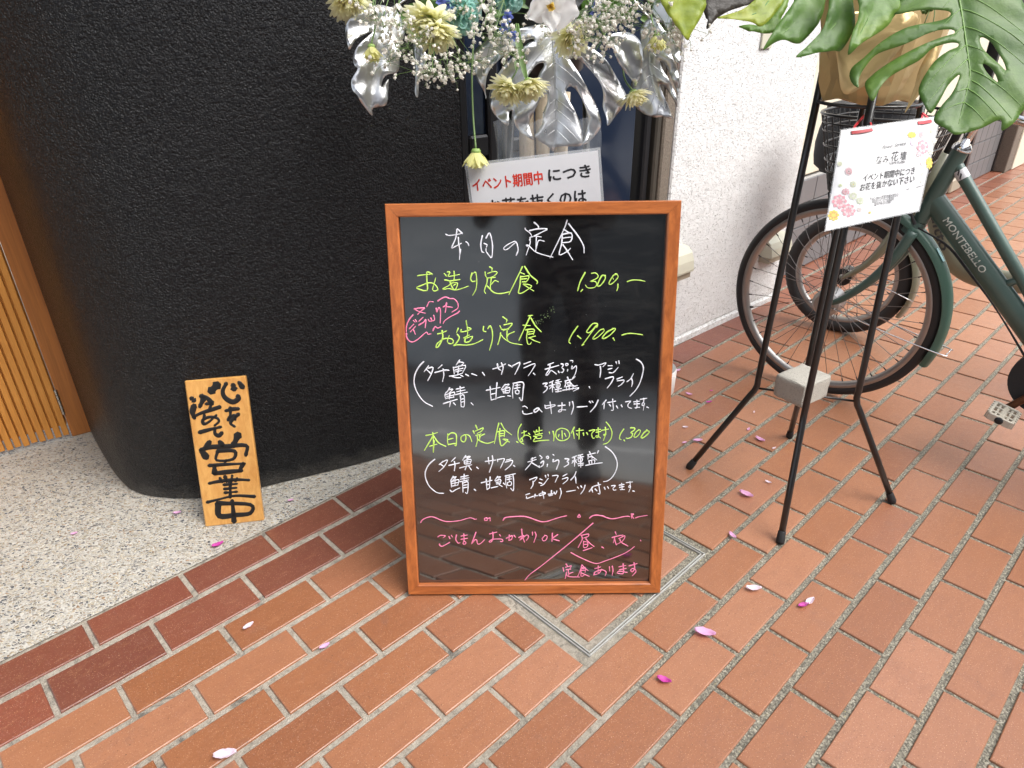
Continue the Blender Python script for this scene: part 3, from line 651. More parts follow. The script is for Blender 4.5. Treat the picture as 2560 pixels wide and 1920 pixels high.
# handwriting: strokes [tile origin, scale] -> points on the board face
TL = {'0': (940, 480, 2.836), '1': (1000, 520, 5.53), '2': (1000, 720, 5.53), '3': (1300, 620, 5.53), '4': (1280, 880, 5.53), '5': (1020, 1000, 5.53), '6': (1020, 1200, 5.53), '7': (1280, 1080, 5.53), '8': (1280, 1240, 5.53)}
HW = [
('W','1',"630 362 660 378 720 378 858 352;858 352 792 290 782 340 765 430 712 552 760 535 845 490;805 408 812 500 825 580 822 710;838 572 822 660;912 468 940 490 950 520;1138 385 1115 500 1130 600 1155 615;1190 415 1210 375 1235 348 1258 400 1278 520 1268 685 1225 650 1190 600 1188 565;1160 490 1200 510 1195 540;1605 655 1632 580 1610 480 1575 465 1500 500 1435 550 1450 580 1500 560 1575 495 1610 475;1855 200 1910 250 1915 285;1730 280 1735 300 1800 350 1825 400;1790 315 1900 290 2035 290 1970 330 1840 395;1800 430 1800 405 1880 390 1950 400;1885 405 1875 605;1880 560 1915 450 1990 460;1790 440 1800 480 1745 645;1760 530 1745 515 1780 520 1870 605 1990 650 2110 680"),
('W','0',"1355 200 1330 270 1235 465;1365 225 1430 310 1470 380 1475 430;1330 265 1370 290;1318 302 1385 292 1380 350 1320 360;1318 328 1380 320;1320 300 1315 370 1298 445 1350 425 1378 400;1325 375 1350 410 1392 478"),
('G','1',"242 938 330 925 440 915;440 915 375 885 370 1000 372 1142 228 1108 300 1070 400 1035 470 1050 520 1110 510 1140 470 1148 450 1120 470 1050 492 970;612 908 640 940;655 885 690 890 665 945 745 935 820 920;745 875 750 960 740 1010;690 1010 760 1000 825 990;720 1035 705 1060 740 1125 770 1120 795 1040 725 1035;740 1070 775 1050;618 995 680 1010 690 1060 595 1115 605 1125 680 1115 760 1135 850 1115 945 1080;995 900 975 980 1000 1020 1035 1012;1020 900 1045 890 1060 1000 1050 1120 1005 1205;1240 815 1270 835 1270 860;1175 885 1180 930 1200 965;1215 905 1290 880 1345 890 1300 940 1230 968;1205 970 1315 960;1262 970 1248 1080 1258 1145;1258 1060 1310 1005 1358 1020;1205 975 1200 1040 1165 1140 1182 1178;1205 1080 1225 1100 1290 1165 1370 1185 1450 1175 1510 1160;1690 812 1640 920 1508 1190;1722 808 1800 930 1895 1010 1892 1045;1668 895 1720 915;1665 945 1700 950 1780 940 1770 985 1740 1025;1680 985 1750 978;1690 1022 1740 1020;1665 945 1655 1080 1635 1170 1680 1178 1760 1130 1820 1075 1700 1050 1740 1080 1845 1145"),
('G','3',"900 338 830 470 797 588;865 575 842 600;990 352 1040 345 1078 380 1060 420 970 465 1040 462 1058 510 1020 548 940 552 905 515;1178 385 1130 385 1072 500 1080 530 1120 510 1170 440 1178 400 1150 375;1340 365 1290 380 1230 480 1250 505 1300 470 1355 400 1325 352 1280 395 1290 430;1352 500 1350 550 1338 588;1485 465 1550 445 1640 445 1722 460;798 1082 720 1190 675 1290 695 1318;795 1215 840 1250;1060 1095 1070 1050 1010 1045 960 1095 920 1160 960 1170 1010 1120 1065 1060 1000 1150 900 1290 850 1350 880 1335;1155 1120 1100 1140 1008 1245 1030 1258 1090 1220 1160 1150 1150 1115;1290 1115 1200 1165 1138 1240 1170 1250 1250 1200 1320 1120 1280 1112;1285 1245 1303 1275;1410 1205 1480 1185 1560 1182 1690 1200"),
('P','2',"370 258 385 225 405 190 460 192;525 178 570 148 630 125 690 148 740 148 780 180 800 220 798 280 725 330;822 320 790 350 700 395 620 450 598 488;195 288 340 275 300 310 245 365;195 290 270 330 350 348;500 280 508 332 530 280 550 278 560 350 555 480;598 262 630 240 645 200 640 240 625 335;645 258 725 268;262 460 320 405;262 512 330 470 358 435 348 545;390 435 405 460 430 455;425 418 440 445;465 380 478 440 430 462;185 450 205 470;212 440 230 465;130 562 190 500;145 605 215 530;180 565 212 638;180 372 130 430 90 520 85 600;88 625 90 680 130 735 180 745 240 715 300 665 365 610 385 640 425 635;455 590 470 555 490 535 520 555 565 538"),
('G','2',"522 635 570 625 640 595;580 590 590 680 560 760 520 820 497 815 515 770 600 705 700 700 735 730 725 765 680 770 655 735 680 660;805 555 782 612;845 575 840 605 905 600 985 565 930 540 912 445 935 600 925 680;880 690 960 650;900 700 895 750 960 740 1000 670 900 700;790 640 820 690 780 760 740 798 800 785 920 790 1030 770 1145 715;1155 530 1150 590 1185 605;1215 560 1245 525 1275 600 1275 720 1238 855;1420 400 1475 440 1470 470;1380 520 1400 570;1440 510 1490 500 1550 490 1510 550 1430 590;1410 575 1500 570;1480 590 1475 680 1490 720;1485 670 1500 640 1580 605;1390 620 1380 690 1352 780;1400 650 1440 700 1540 760 1685 785;1775 385 1830 378;1800 390 1720 560 1645 720;1810 415 1870 520 1950 605;1700 515 1800 520;1740 580 1850 570 1845 640;1770 610 1835 600;1780 640 1840 630;1765 580 1750 680 1765 770 1800 775 1815 750;1780 690 1870 665;1790 690 1850 725 1930 755"),
('W','2',"328 1018 260 1090 205 1200 195 1320 240 1450 330 1570 448 1635;395 1075 335 1155;390 1110 455 1100 430 1190 385 1278;370 1130 430 1190;580 1065 530 1110;485 1170 600 1140 680 1140 600 1130;595 1120 605 1200 588 1290;825 995 780 1060;815 1025 880 1035 830 1085;735 1095 745 1150 750 1185;740 1105 905 1070 860 1180;765 1135 870 1110;770 1160 860 1140;810 1080 800 1180;685 1220 780 1205 860 1180;720 1225 780 1240 840 1240;840 1210 870 1222;910 1195 945 1215;990 1185 1060 1210;1140 1170 1168 1208;1285 1120 1380 1090 1460 1050;1345 1050 1355 1110 1390 1135;1400 1035 1425 1100 1402 1192;1500 1065 1550 1090;1560 1075 1655 1030 1630 1110 1590 1190;1715 1050 1805 1018;1712 1105 1865 1045 1830 1130 1775 1210;1845 1180 1862 1195;685 1380 650 1440;640 1440 620 1480 630 1530;670 1410 730 1400 680 1450;625 1480 750 1440 740 1500;650 1500 740 1480;645 1525 745 1510;690 1450 685 1530;600 1600 690 1570 790 1540;700 1560 685 1640;740 1590 765 1615;830 1360 835 1470;780 1400 885 1375;785 1435 900 1410;770 1475 930 1440;830 1490 880 1480 890 1560 885 1640 850 1640;835 1500 845 1640;840 1540 885 1530;845 1580 885 1570;985 1590 1010 1615;1195 1415 1380 1375;1245 1360 1250 1450 1260 1550;1340 1310 1330 1430 1325 1535;1255 1470 1330 1455;1260 1550 1330 1530;1455 1330 1400 1400;1440 1345 1510 1330 1440 1395;1410 1410 1515 1375 1510 1440;1420 1430 1505 1415;1430 1450 1500 1450;1460 1370 1460 1450;1345 1520 1400 1505 1440 1500;1490 1490 1530 1495;1570 1320 1555 1420 1560 1520;1565 1320 1700 1305 1700 1420 1685 1560 1650 1520;1590 1350 1660 1340;1580 1390 1660 1375;1620 1330 1620 1400;1595 1420 1600 1460 1640 1460 1640 1415 1595 1420"),
('W','4',"500 178 570 148;460 240 645 185;525 185 515 240 465 318 500 310 540 255 610 302;680 165 710 175 690 215;640 265 650 285;700 230 715 245 700 280 680 280;770 240 765 265;745 185 740 165 765 160 775 175 755 190 745 185;805 120 840 120 838 140;830 195 825 235 850 220 885 190 890 240 870 310 835 365;1145 175 1200 180 1300 150 1260 200;1220 200 1225 260 1215 345;1330 190 1385 190;1330 240 1380 225;1345 285 1400 285 1465 215;1437 135 1445 160;1475 128 1480 155;1290 370 1400 345 1375 420 1318 495;1450 375 1525 345;1455 400 1548 390 1520 440 1470 475;1590 410 1640 370 1678 300;1650 370 1665 410 1655 470;1718 100 1780 140 1815 210 1805 300 1770 420 1715 520 1632 608;430 440 485 430 450 475 485 480 480 520 438 560;520 425 570 400;515 470 590 450;555 415 560 550;545 480 520 510;565 480 585 495;605 400 660 380;600 425 680 410;610 445 660 435 655 485 615 490 610 445;635 395 635 550;600 520 680 505;605 550 680 540;735 400 830 380;765 350 790 400 850 470 900 465;840 370 870 340;740 400 740 450 725 480;760 430 800 425 800 460 770 455;745 480 840 470 835 520;750 485 755 525;790 475 790 520;700 530 925 495 850 540;1065 478 1075 498;148 755 180 750 212 775;145 815 155 850 200 860 278 845;350 775 310 800 305 830 340 825 375 780 350 775 375 790 410 825;455 735 460 770 480 780 590 745 575 730 470 745;525 690 535 770 545 850;690 700 690 760 680 820 640 825 660 800 740 800;640 745 730 735;795 695 795 740;835 685 850 760 820 858;902 762 1035 752;1070 685 1085 700;1105 680 1120 695;1190 665 1150 750 1085 825;1300 665 1250 725;1275 705 1270 785;1325 700 1430 680;1390 650 1395 720 1400 800 1375 805;1345 725 1360 745;1442 745 1460 775;1510 735 1520 755;1570 690 1640 680 1605 720 1605 760 1650 780;1680 690 1760 680;1690 720 1760 715;1725 665 1725 770 1695 770 1760 765;1775 655 1860 640;1820 640 1820 690 1800 710 1800 740 1825 735 1830 700 1815 800;1865 762 1885 770"),
('G','4',"128 998 90 1070 82 1170 110 1240 160 1272;65 1240 80 1250;135 1120 200 1095;165 1090 165 1160 130 1190 115 1230 150 1235 140 1190 190 1150 250 1170 260 1200;230 1125 245 1140;300 1095 320 1125;340 1080 325 1110;335 1105 415 1080;375 1040 375 1130;320 1145 420 1125;345 1160 340 1195 400 1190 410 1150 345 1160;300 1165 330 1175 295 1235 390 1225 508 1218;515 1105 520 1130;565 1095 580 1160 575 1225;670 1055 615 1090 605 1160 640 1215 710 1225 780 1190 795 1130 760 1075 700 1055 670 1055;690 1090 695 1200;650 1140 640 1170;725 1125 745 1165;860 1040 820 1120;845 1100 860 1195;890 1090 985 1080;930 1060 925 1200;895 1130 905 1150;985 1120 990 1150;1030 1115 1045 1140;1070 1090 1145 1075 1100 1130 1115 1190 1135 1190;1165 1080 1220 1070;1165 1110 1225 1100;1190 1050 1195 1170 1160 1175 1170 1155 1220 1185;1235 1085 1335 1065;1290 1040 1295 1130 1265 1140 1285 1160 1300 1130 1265 1218;1300 968 1350 1030 1380 1100 1370 1190 1320 1255 1262 1275;1545 1065 1500 1130 1485 1195 1505 1210;1545 1215 1558 1230;1640 1050 1690 1050 1690 1080 1640 1115 1665 1130 1650 1175 1600 1195 1580 1190;1755 1075 1710 1110 1685 1170 1720 1175 1760 1130 1775 1085 1750 1075;1870 1080 1820 1120 1785 1175 1800 1190 1850 1160 1900 1105 1875 1090 1860 1075"),
('W','7',"265 375 325 350;220 415 335 380;280 355 270 420 185 522;265 420 380 490;385 325 415 355 400 370;375 485 375 470;400 425 435 400 430 455 400 480;490 445 485 475;480 360 475 345 495 335 505 350 495 370 480 360;565 310 580 322;570 380 565 410 590 405 640 385 645 430 615 510;735 370 785 375 760 410 780 420 775 450 725 480;835 355 890 330;835 400 895 385;865 350 865 470;850 400 830 430;875 400 890 420;915 325 975 310;910 350 990 340;915 370 970 360 965 405 920 410 915 370;945 320 950 485;910 440 985 430;920 465 980 455;1045 315 1150 290;1070 270 1100 330 1170 385;1195 258 1180 290;1055 320 1050 370;1070 345 1105 340 1105 370;1060 400 1140 385 1140 430;1065 405 1070 445;1100 395 1105 440;1020 462 1130 440 1245 425;1290 205 1360 255 1420 330 1455 430 1435 540 1380 630 1320 675 1270 685;245 660 345 625 310 680;290 680 290 730 262 778;385 650 415 660;375 700 410 710;400 740 440 720 500 640;460 600 468 625;495 585 503 610;560 605 635 600 620 640 597 692;705 610 760 580;695 650 770 630 760 670 705 715;815 660 860 610 885 550;875 620 885 705;190 870 245 850;200 895 205 920 290 890 355 880;320 860 310 905;375 860 385 880 460 850 440 835 385 855;420 820 430 860 440 915;500 860 570 850;545 810 540 865 505 880 530 880 560 870;580 830 600 860 620 815;665 780 680 840 658 915;755 825 875 805;905 760 920 780;950 745 965 765;1010 735 990 800 950 855;1115 760 1070 820;1100 790 1115 830;1130 750 1225 725;1190 700 1205 770 1215 855 1190 850;1150 790 1170 810;1275 765 1285 790;1320 755 1335 780;1375 745 1430 740 1395 780 1410 805 1435 800;1485 735 1545 725;1490 765 1545 755;1515 710 1520 790 1490 795 1550 795;1580 700 1665 690;1630 685 1635 760 1610 760 1625 740 1640 760 1615 825;1670 815 1690 820"),
('G','5',"250 490 330 475 405 450;340 450 350 560 350 720;345 500 290 590 230 690;355 500 420 590 520 640;300 640 400 610;362 560 352 700;550 470 545 560 555 620;550 490 600 455 660 470 670 540 665 630 650 625;560 545 620 530;560 615 655 600;795 480 800 530 780 580 735 560 735 510 790 480 850 495 880 570;935 350 955 395;900 425 915 460;930 430 1040 385 1015 430 960 460;940 490 1010 470;985 480 990 560;990 530 1000 500 1060 470;955 500 960 560 940 640;960 540 1010 575 1100 600 1180 575;1255 320 1230 420 1195 595;1285 320 1340 410 1430 480;1270 395 1270 420;1240 440 1330 425 1330 500;1255 470 1325 460;1260 500 1325 490;1265 440 1265 540 1290 635 1350 590 1380 550 1310 540 1400 580"),
('W','5',"370 820 290 890 240 990 245 1090 300 1200 400 1280 490 1290;485 850 435 890;470 860 545 830 500 920 430 985;450 890 495 920;655 795 600 850;565 905 710 870;640 850 650 900 640 975;800 765 755 830;795 790 860 780 800 830;775 840 780 880;775 840 870 820 860 880;785 860 860 850;790 885 860 880;820 790 815 885;715 940 880 895;810 910 790 960;835 910 875 965;950 930 972 948;1070 850 1210 830;1110 795 1120 880;1165 770 1170 860 1125 995;1235 820 1240 850;1240 825 1330 810 1310 870 1280 935;1365 830 1420 815;1345 860 1445 835 1420 900 1345 965;1460 905 1475 918;625 1055 590 1115;610 1080 665 1060 620 1110;595 1120 600 1200;600 1130 700 1100 690 1170;610 1155 690 1140;610 1190 690 1175;650 1060 650 1185;580 1245 610 1270 660 1240 715 1215;775 1025 775 1120;730 1065 830 1045;725 1095 840 1075;720 1130 835 1105;755 1140 760 1270;760 1150 825 1130 830 1200 820 1290 795 1280;770 1180 820 1170;770 1215 820 1205;915 1235 935 1250;1015 1145 1160 1110;1080 1090 1090 1235;1135 1065 1125 1215;1085 1175 1130 1165;1095 1235 1130 1215;1240 1055 1200 1110;1225 1075 1280 1060 1230 1110;1210 1120 1280 1100 1275 1150;1220 1140 1280 1130;1225 1160 1275 1155;1155 1215 1240 1195;1260 1170 1300 1195;1320 1150 1335 1165;1355 1050 1350 1130 1365 1215;1345 1050 1480 1020;1450 1030 1460 1130 1455 1255 1420 1220;1370 1070 1430 1060;1370 1100 1430 1090;1400 1050 1400 1120;1375 1140 1380 1180 1425 1175 1425 1130 1375 1140"),
('P','6',"175 585 200 550 260 520 330 508 400 530 470 560 550 575 650 570 740 555 820 530 870 522 920 542 945 540;1060 560 1060 530 1090 525 1095 555 1065 560;1100 535 1130 525 1135 560;1315 555 1345 520 1440 508 1560 502 1640 510 1720 535 1800 565 1860 578 1930 570 2020 540 2100 515 2190 495;415 785 450 765 515 770 490 795;435 885 440 905 480 915 575 862;565 780 580 810;600 765 612 785;670 760 660 820 690 870 715 868;735 775 820 760;735 820 820 805;770 745 775 830 760 880 790 885 800 860 770 845;940 720 910 800 880 885 920 830 950 830 960 880 1000 880 1058 825;1130 745 1225 720;1170 720 1175 800 1150 855 1120 850 1170 820 1250 815 1300 820 1310 850 1280 850;1265 755 1280 775;1360 805 1440 770 1430 820 1395 835;1400 760 1395 830;1465 765 1485 790;1570 680 1580 770 1610 855;1535 795 1600 765 1540 835 1640 760 1665 790 1640 830;1720 720 1720 760;1755 720 1770 770 1740 860;1890 770 1855 810 1870 840 1905 830 1925 780 1890 762;1995 735 1990 845;2070 755 2000 810 2090 840"),
('P','7',"1072 1190 1110 1160 1170 1150 1250 1160 1310 1185 1380 1200 1460 1190 1540 1170 1600 1165 1625 1170;1650 1130 1655 1190;1650 1135 1680 1135 1660 1160 1680 1190;1705 1188 1760 1170 1868 1153;930 1140 905 1175 945 1175 930 1140"),
('P','8',"1118 375 940 530 700 730 400 970 250 1080 182 1158;955 545 1055 525 1050 560 990 580;960 550 970 600 915 710;1020 590 1060 640 1130 695;990 625 990 710 1040 700 1045 640 990 630;1000 670 1040 665;985 755 1105 715;1240 705 1265 718;1425 495 1440 530;1385 575 1430 560 1530 540;1420 570 1400 645;1415 600 1440 672;1475 590 1560 550 1530 620 1440 672;1490 600 1510 640 1600 690;1775 610 1780 620;815 782 900 830 1020 885 1120 925 1190 932 1280 900 1420 850 1560 790 1640 740 1690 700;745 940 765 965;705 990 715 1040;740 985 820 965 800 1000;750 1020 810 1010;775 1010 785 1100;785 1075 840 1055;755 1050 735 1140;745 1080 790 1115 935 1120;965 950 935 1050 908 1108;970 955 1000 990 1050 1030;960 990 1010 985;950 1010 1015 1000 1010 1055;955 1030 1010 1025;955 1010 955 1110 1010 1085;960 1065 1065 1110;1145 1005 1225 980;1190 965 1190 1070;1130 1090 1150 1050 1240 1020 1300 1050 1290 1095;1240 1010 1200 1070 1130 1090;1345 975 1350 1035;1385 970 1395 1030 1385 1090;1480 980 1570 960;1490 1020 1575 1000;1535 935 1540 1060 1510 1075 1455 1065 1480 1040 1590 1055;1620 965 1725 935;1685 920 1695 1000 1660 1050 1640 1020 1680 1000 1715 1040 1665 1100"),
]
def ribbon(mb, pts, wd, n, h0, h1, mi=0, seg=3):
    """raised brush or marker stroke along pts (Vectors on a plane with normal n)"""
    p = spline(pts, seg) if len(pts) > 2 else list(pts)
    q = [p[0]]
    for a in p[1:]:
        if (a-q[-1]).length > 1e-5: q.append(a)
    if len(q) < 2: q.append(q[0]+Vector((wd*.2, 0, 0)))
    p = q; N = len(p); ws = wd if isinstance(wd, list) else [wd]*N
    t0 = (p[1]-p[0]).normalized(); t1 = (p[-1]-p[-2]).normalized(); w0 = ws[0]
    p = [p[0]-t0*w0*.45]+p+[p[-1]+t1*w0*.45]; ws = [w0*.45]+ws+[w0*.4]; N += 2
    V = []; F = []
    for i in range(N):
        t = (p[min(i+1, N-1)]-p[max(i-1, 0)]).normalized(); s = n.cross(t)*(ws[i]/2)
        V += [p[i]+s+n*h0, p[i]+s*.6+n*h1, p[i]-s*.6+n*h1, p[i]-s+n*h0]
    for i in range(N-1):
        for k in range(3): F.append((i*4+k, i*4+k+1, i*4+k+5, i*4+k+4))
    mb.add(V, F, mi)
rs = random.Random(12); sm_ = MB()
for k in range(46):
    t = rs.random(); px = 1000+(1840+280*t+rs.gauss(0, 26))/5.53; py = 720+(520-230*t+rs.gauss(0, 34))/5.53
    a = onp(px, py, bp(0, 0, 0), bn); ribbon(sm_, [a, a+(bx*rs.uniform(-1, 1)+bup*rs.uniform(-1, 1))*.0022], .0006, bn, .0002, .0005)
sm_.obj('wiped_marker_specks', simple('faded_green_marker', (.22, .32, .14), .7), menu)['kind'] = 'stuff'
for colr, nm_, mt in (('W', 'white_handwriting', M_IW), ('G', 'green_handwriting', M_IG), ('P', 'pink_handwriting', M_IP)):
    mb = MB(); r2 = random.Random(1)
    for c, t, data in HW:
        if c != colr: continue
        ox, oy, sc = TL[t]
        for s_ in data.split(';'):
            a = [float(x) for x in s_.split()]
            pts = [onp(ox+a[i]/sc, oy+a[i+1]/sc, bp(0, 0, 0), bn) for i in range(0, len(a), 2)]
            P_ = spline(pts, 3) if len(pts) > 2 else [pts[0].lerp(pts[1], t/4) for t in range(5)]
            n_ = len(P_); b_w = .0026*r2.uniform(.82, 1.15); ph = r2.uniform(0, 6)
            ribbon(mb, P_, [b_w*(1.12-.42*i/n_+.14*math.sin(ph+i*1.7)) for i in range(n_)], bn, .0002, .0009, seg=1)
    mb.obj(nm_, mt, menu, smooth=True)['kind'] = 'stuff'

# ------------------------------------------------------------------ wooden sign leaning on the black wall
sa = gz(513, 1318); sb = gz(660, 1302); s_x = (sb-sa).normalized(); SW = (sb-sa).length
n0 = Vector((s_x.y, -s_x.x, 0)); n0 = n0 if n0.y < 0 else -n0
best = None
for k in range(0, 60):
    th = math.radians(k*.5); up = Vector((0, 0, 1))*math.cos(th)-n0*math.sin(th); nn = n0*math.cos(th)+Vector((0, 0, 1))*math.sin(th)
    q1 = onp(460, 953, sa, nn); q2 = onp(613, 939, sa, nn)
    err = abs((q1-sa).dot(s_x))+abs((q2-sa).dot(s_x)-SW)
    if best is None or err < best[0]: best = (err, th, up, nn, ((q1-sa).dot(up)+(q2-sa).dot(up))/2)
_, th, s_up, s_n, SH = best
sign = thing('wooden_sign', 'small upright pine plank with black brush lettering, leaning on the black wall', 'wooden sign', (sa+sb)/2)
mesh('plank', *box((sa+sb)/2+s_up*(SH/2)-s_n*.0085, s_x, s_up, s_n, SW/2, SH/2, .0085, .003), M_SIGNW, sign)
CAL = "275 160 300 135|42;350 125 332 165 345 200 385 222 415 205 412 190|24;388 135 392 152|30;420 120 438 145|24;350 268 385 260 415 258|19;372 255 372 290 362 315|17;366 306 395 290 398 312|15;415 287 385 312 374 335 392 350|18;170 205 178 212|26;222 192 250 200 272 228|26;230 205 214 240|24;246 232 275 228|20;180 245 172 275 180 300|27;180 300 215 282 270 264 318 248|19;270 238 262 262|14;235 292 228 320 238 337|13;298 292 262 325 232 340 226 318 260 302 300 306 312 325 290 346|14;212 382 260 369 318 355|19;290 364 292 390 312 400 328 385|20;262 435 240 465|25;318 435 330 452|27;412 400 392 445|34;218 476 265 461 340 458 455 452 455 500|23;222 482 245 515|32;305 482 300 530 385 525 395 482 310 480|19;350 532 340 548|14;262 558 350 552 445 548|17;288 562 290 600|26;290 600 360 592 430 585|23;440 550 420 585|20;262 652 320 641 400 633 470 635|17;345 618 352 640|18;382 612 378 640|16;318 625 328 645|14;408 625 398 640|14;340 660 405 655|14;342 682 402 676|14;345 702 405 697|14;372 645 372 722|19;252 752 320 735 400 718 500 722|16;308 760 315 825 400 820 478 810 478 765 315 758|27;382 745 388 800 392 855|23"
mb = MB(); r2 = random.Random(3)
for s_ in CAL.split(';'):
    dat, wz = s_.split('|'); a = [float(x) for x in dat.split()]
    pts = [onp(400+a[i]/2.1167, 900+a[i+1]/2.1167, sa, s_n) for i in range(0, len(a), 2)]
    P_ = spline(pts, 4) if len(pts) > 2 else [pts[0].lerp(pts[1], t/4) for t in range(5)]
    wpx = float(wz)/2.1167*(1.62/FPX)*1.12
    N = len(P_); ph = r2.uniform(0, 6)
    ws = [wpx*(1+.22*math.cos(ph+5*i/N)+(.18 if i in (0, N-1) else 0)) for i in range(N)]
    ribbon(mb, P_, ws, s_n, .0004, .0012, seg=1)
    # re-spline not wanted: points are already dense
mb.obj('brush_lettering', M_BRUSH, sign, smooth=True)['kind'] = 'stuff'

# ------------------------------------------------------------------ text
def text_mesh(body, size, shear=0., xs=1., bold=0.):
    if bold:
        V, F = text_mesh(body, size, shear, xs); V2 = []; F2 = []; b = bold*size*.8
        for dx, dy in ((0, 0), (b, 0), (-b, 0), (0, b), (0, -b)):
            n = len(V2); V2 += [(x+dx, y+dy) for x, y in V]; F2 += [tuple(i+n for i in f) for f in F]
        return V2, F2
    c = bpy.data.curves.new('t', 'FONT'); c.body = body; c.size = size; c.shear = shear; c.resolution_u = 2
    o = bpy.data.objects.new('t', c); COL.objects.link(o)
    dg = bpy.context.evaluated_depsgraph_get(); me = bpy.data.meshes.new_from_object(o.evaluated_get(dg))
    V = [(v.co.x*xs, v.co.y) for v in me.vertices]; F = [tuple(p.vertices) for p in me.polygons]
    bpy.data.objects.remove(o); bpy.data.curves.remove(c); bpy.data.meshes.remove(me)
    return V, F
def place_text(mb, body, x, y, width, hgt, fn, mi=0, shear=0., bold=0.):
    V, F = text_mesh(body, hgt, shear, 1., bold)
    x0 = min(v[0] for v in V); x1 = max(v[0] for v in V); k = width/(x1-x0)
    mb.add([fn(x+(v[0]-x0)*k, y+v[1]) for v in V], F, mi)

# ------------------------------------------------------------------ paper notices
def notice(corners, w_, h_, name, label, group=None):
    """corner pixels TL TR BL (BR) -> sheet of size w_ x h_ at the distance where it has that size"""
    (ax_, ay_), (bx_, by_), (cx_, cy_) = corners
    ra, rb, rc = ray(ax_, ay_), ray(bx_, by_), ray(cx_, cy_)
    # unknown depths: minimise deviations
    p = [1.5, 1.5, 1.5]; lam = .01
    def res(p):
        A, Bq, C = ra*p[0], rb*p[1], rc*p[2]
        return [(Bq-A).length-w_, (C-A).length-h_, (Bq-A).dot(C-A)/(w_)]
    for _ in range(300):
        r0 = np.array(res(p)); J = np.zeros((3, 3))
        for i in range(3):
            q = list(p); q[i] += 1e-5; J[:, i] = (np.array(res(q))-r0)/1e-5
        st = np.linalg.solve(J.T@J+1e-6*np.eye(3), -J.T@r0); st = np.clip(st, -.05, .05); p = [a+b for a, b in zip(p, st)]
    A = CP+ra*p[0]; Bq = CP+rb*p[1]; C = CP+rc*p[2]
    ex = (Bq-A).normalized(); ey = (A-C); ey = (ey-ex*ey.dot(ex)).normalized(); en = ex.cross(ey)
    if en.y > 0: en = -en
    return A, ex, ey, en, p
def sheet_grid(x0, y0, x1, y1, fn, z, th, nx=12, ny=4):
    V = []; F = []
    for side in (0, 1):
        for j in range(ny+1):
            for i in range(nx+1): V.append(fn(x0+(x1-x0)*i/nx, y0+(y1-y0)*j/ny, z-side*th))
    K = (nx+1)*(ny+1)
    for j in range(ny):
        for i in range(nx):
            a = j*(nx+1)+i; F.append((a, a+1, a+nx+2, a+nx+1)); F.append((K+a, K+a+nx+1, K+a+nx+2, K+a+1))
    for i in range(nx):
        F.append((i, K+i, K+i+1, i+1)); a = ny*(nx+1)+i; F.append((a, a+1, K+a+1, K+a))
    for j in range(ny):
        a = j*(nx+1); F.append((a, a+nx+1, K+a+nx+1, K+a)); a += nx; F.append((a, K+a, K+a+nx+1, a+nx+1))
    return V, F
def n2pt(X, Y, z=0.):      # X, Y run over the sheet as seen in the photo; the right part bends away from the viewer
    s_ = (X-650+(Y-290)*.157)/1160; t_ = (Y-290+(X-650)*.13)/1190
    dp = 1.405+.06*s_-.035*t_+.16*max(0, s_-.5)**2
    return CP+ray(1960+X/4.61, 260+Y/4.61)*(dp-z)
def nf(s_, t_, z=0.):      # s 0..1 left to right, t 0..1 top to bottom
    X = (1-t_)*((1-s_)*650+s_*1812)+t_*((1-s_)*465+s_*1562); Y = (1-t_)*((1-s_)*293+s_*128)+t_*((1-s_)*1472+s_*1240)
    return n2pt(X, Y, z)
n2n = (n2pt(1000, 1400)-n2pt(600, 1400)).cross(n2pt(1000, 400)-n2pt(1000, 1400)).normalized()
if n2n.y > 0: n2n = -n2n
nt2 = thing('paper_notice', 'laminated white flower shop notice with printed pink roses, tied with red ribbon', 'notice', nf(.5, 1))
mesh('paper', *sheet_grid(.012, .012, .988, .988, nf, 0, .0004, 16, 6), M_PAPER, nt2, True, auto=40)
mesh('laminate', *sheet_grid(0, 0, 1, 1, nf, -.0006, .0003, 16, 6), M_FILM, nt2, True, auto=40)
def ptxt(mb, body, x0, y0, x1, y1, hgt, shear=0., bold=0., zz=.0012):
    V, F = text_mesh(body, 1., shear, 1., bold); xa = min(v[0] for v in V); xb = max(v[0] for v in V)
    ux, uy = (x1-x0), (y1-y0)
    mb.add([n2pt(x0+ux*(v[0]-xa)/(xb-xa)+.15*hgt*v[1], y0+uy*(v[0]-xa)/(xb-xa)-hgt*v[1], zz) for v in V], F)
mb = MB()
ptxt(mb, 'Flower Service', 1130, 522, 1405, 470, 62, .4)
ptxt(mb, 'なみ', 1060, 680, 1205, 672, 105); ptxt(mb, '花', 1230, 655, 1315, 642, 125); ptxt(mb, '壇', 1335, 640, 1408, 630, 105)
mb.add([n2pt(1045, 690, .0012), n2pt(1390, 652, .0012), n2pt(1390, 656, .0012), n2pt(1045, 694, .0012)], [(0, 1, 2, 3)])
ptxt(mb, 'NAMI Kadan', 1208, 702, 1392, 678, 46)
ptxt(mb, 'イベント期間中につき', 910, 890, 1505, 800, 96, 0, .012)
ptxt(mb, 'お花を抜かない下さい', 875, 1000, 1500, 895, 96, 0, .012)
ptxt(mb, '〒662-0864 西宮市越水町2-2', 985, 1112, 1315, 1062, 44); ptxt(mb, '阪急夙川サンモール商店街', 1015, 1142, 1265, 1105, 42); ptxt(mb, '☎0798-31-7387', 1035, 1172, 1235, 1140, 42)
ptxt(mb, 'HP', 1412, 995, 1440, 990, 26); ptxt(mb, 'Instagram', 1520, 968, 1605, 945, 26)
mb.obj('printed_text', M_BLK, nt2)['kind'] = 'stuff'
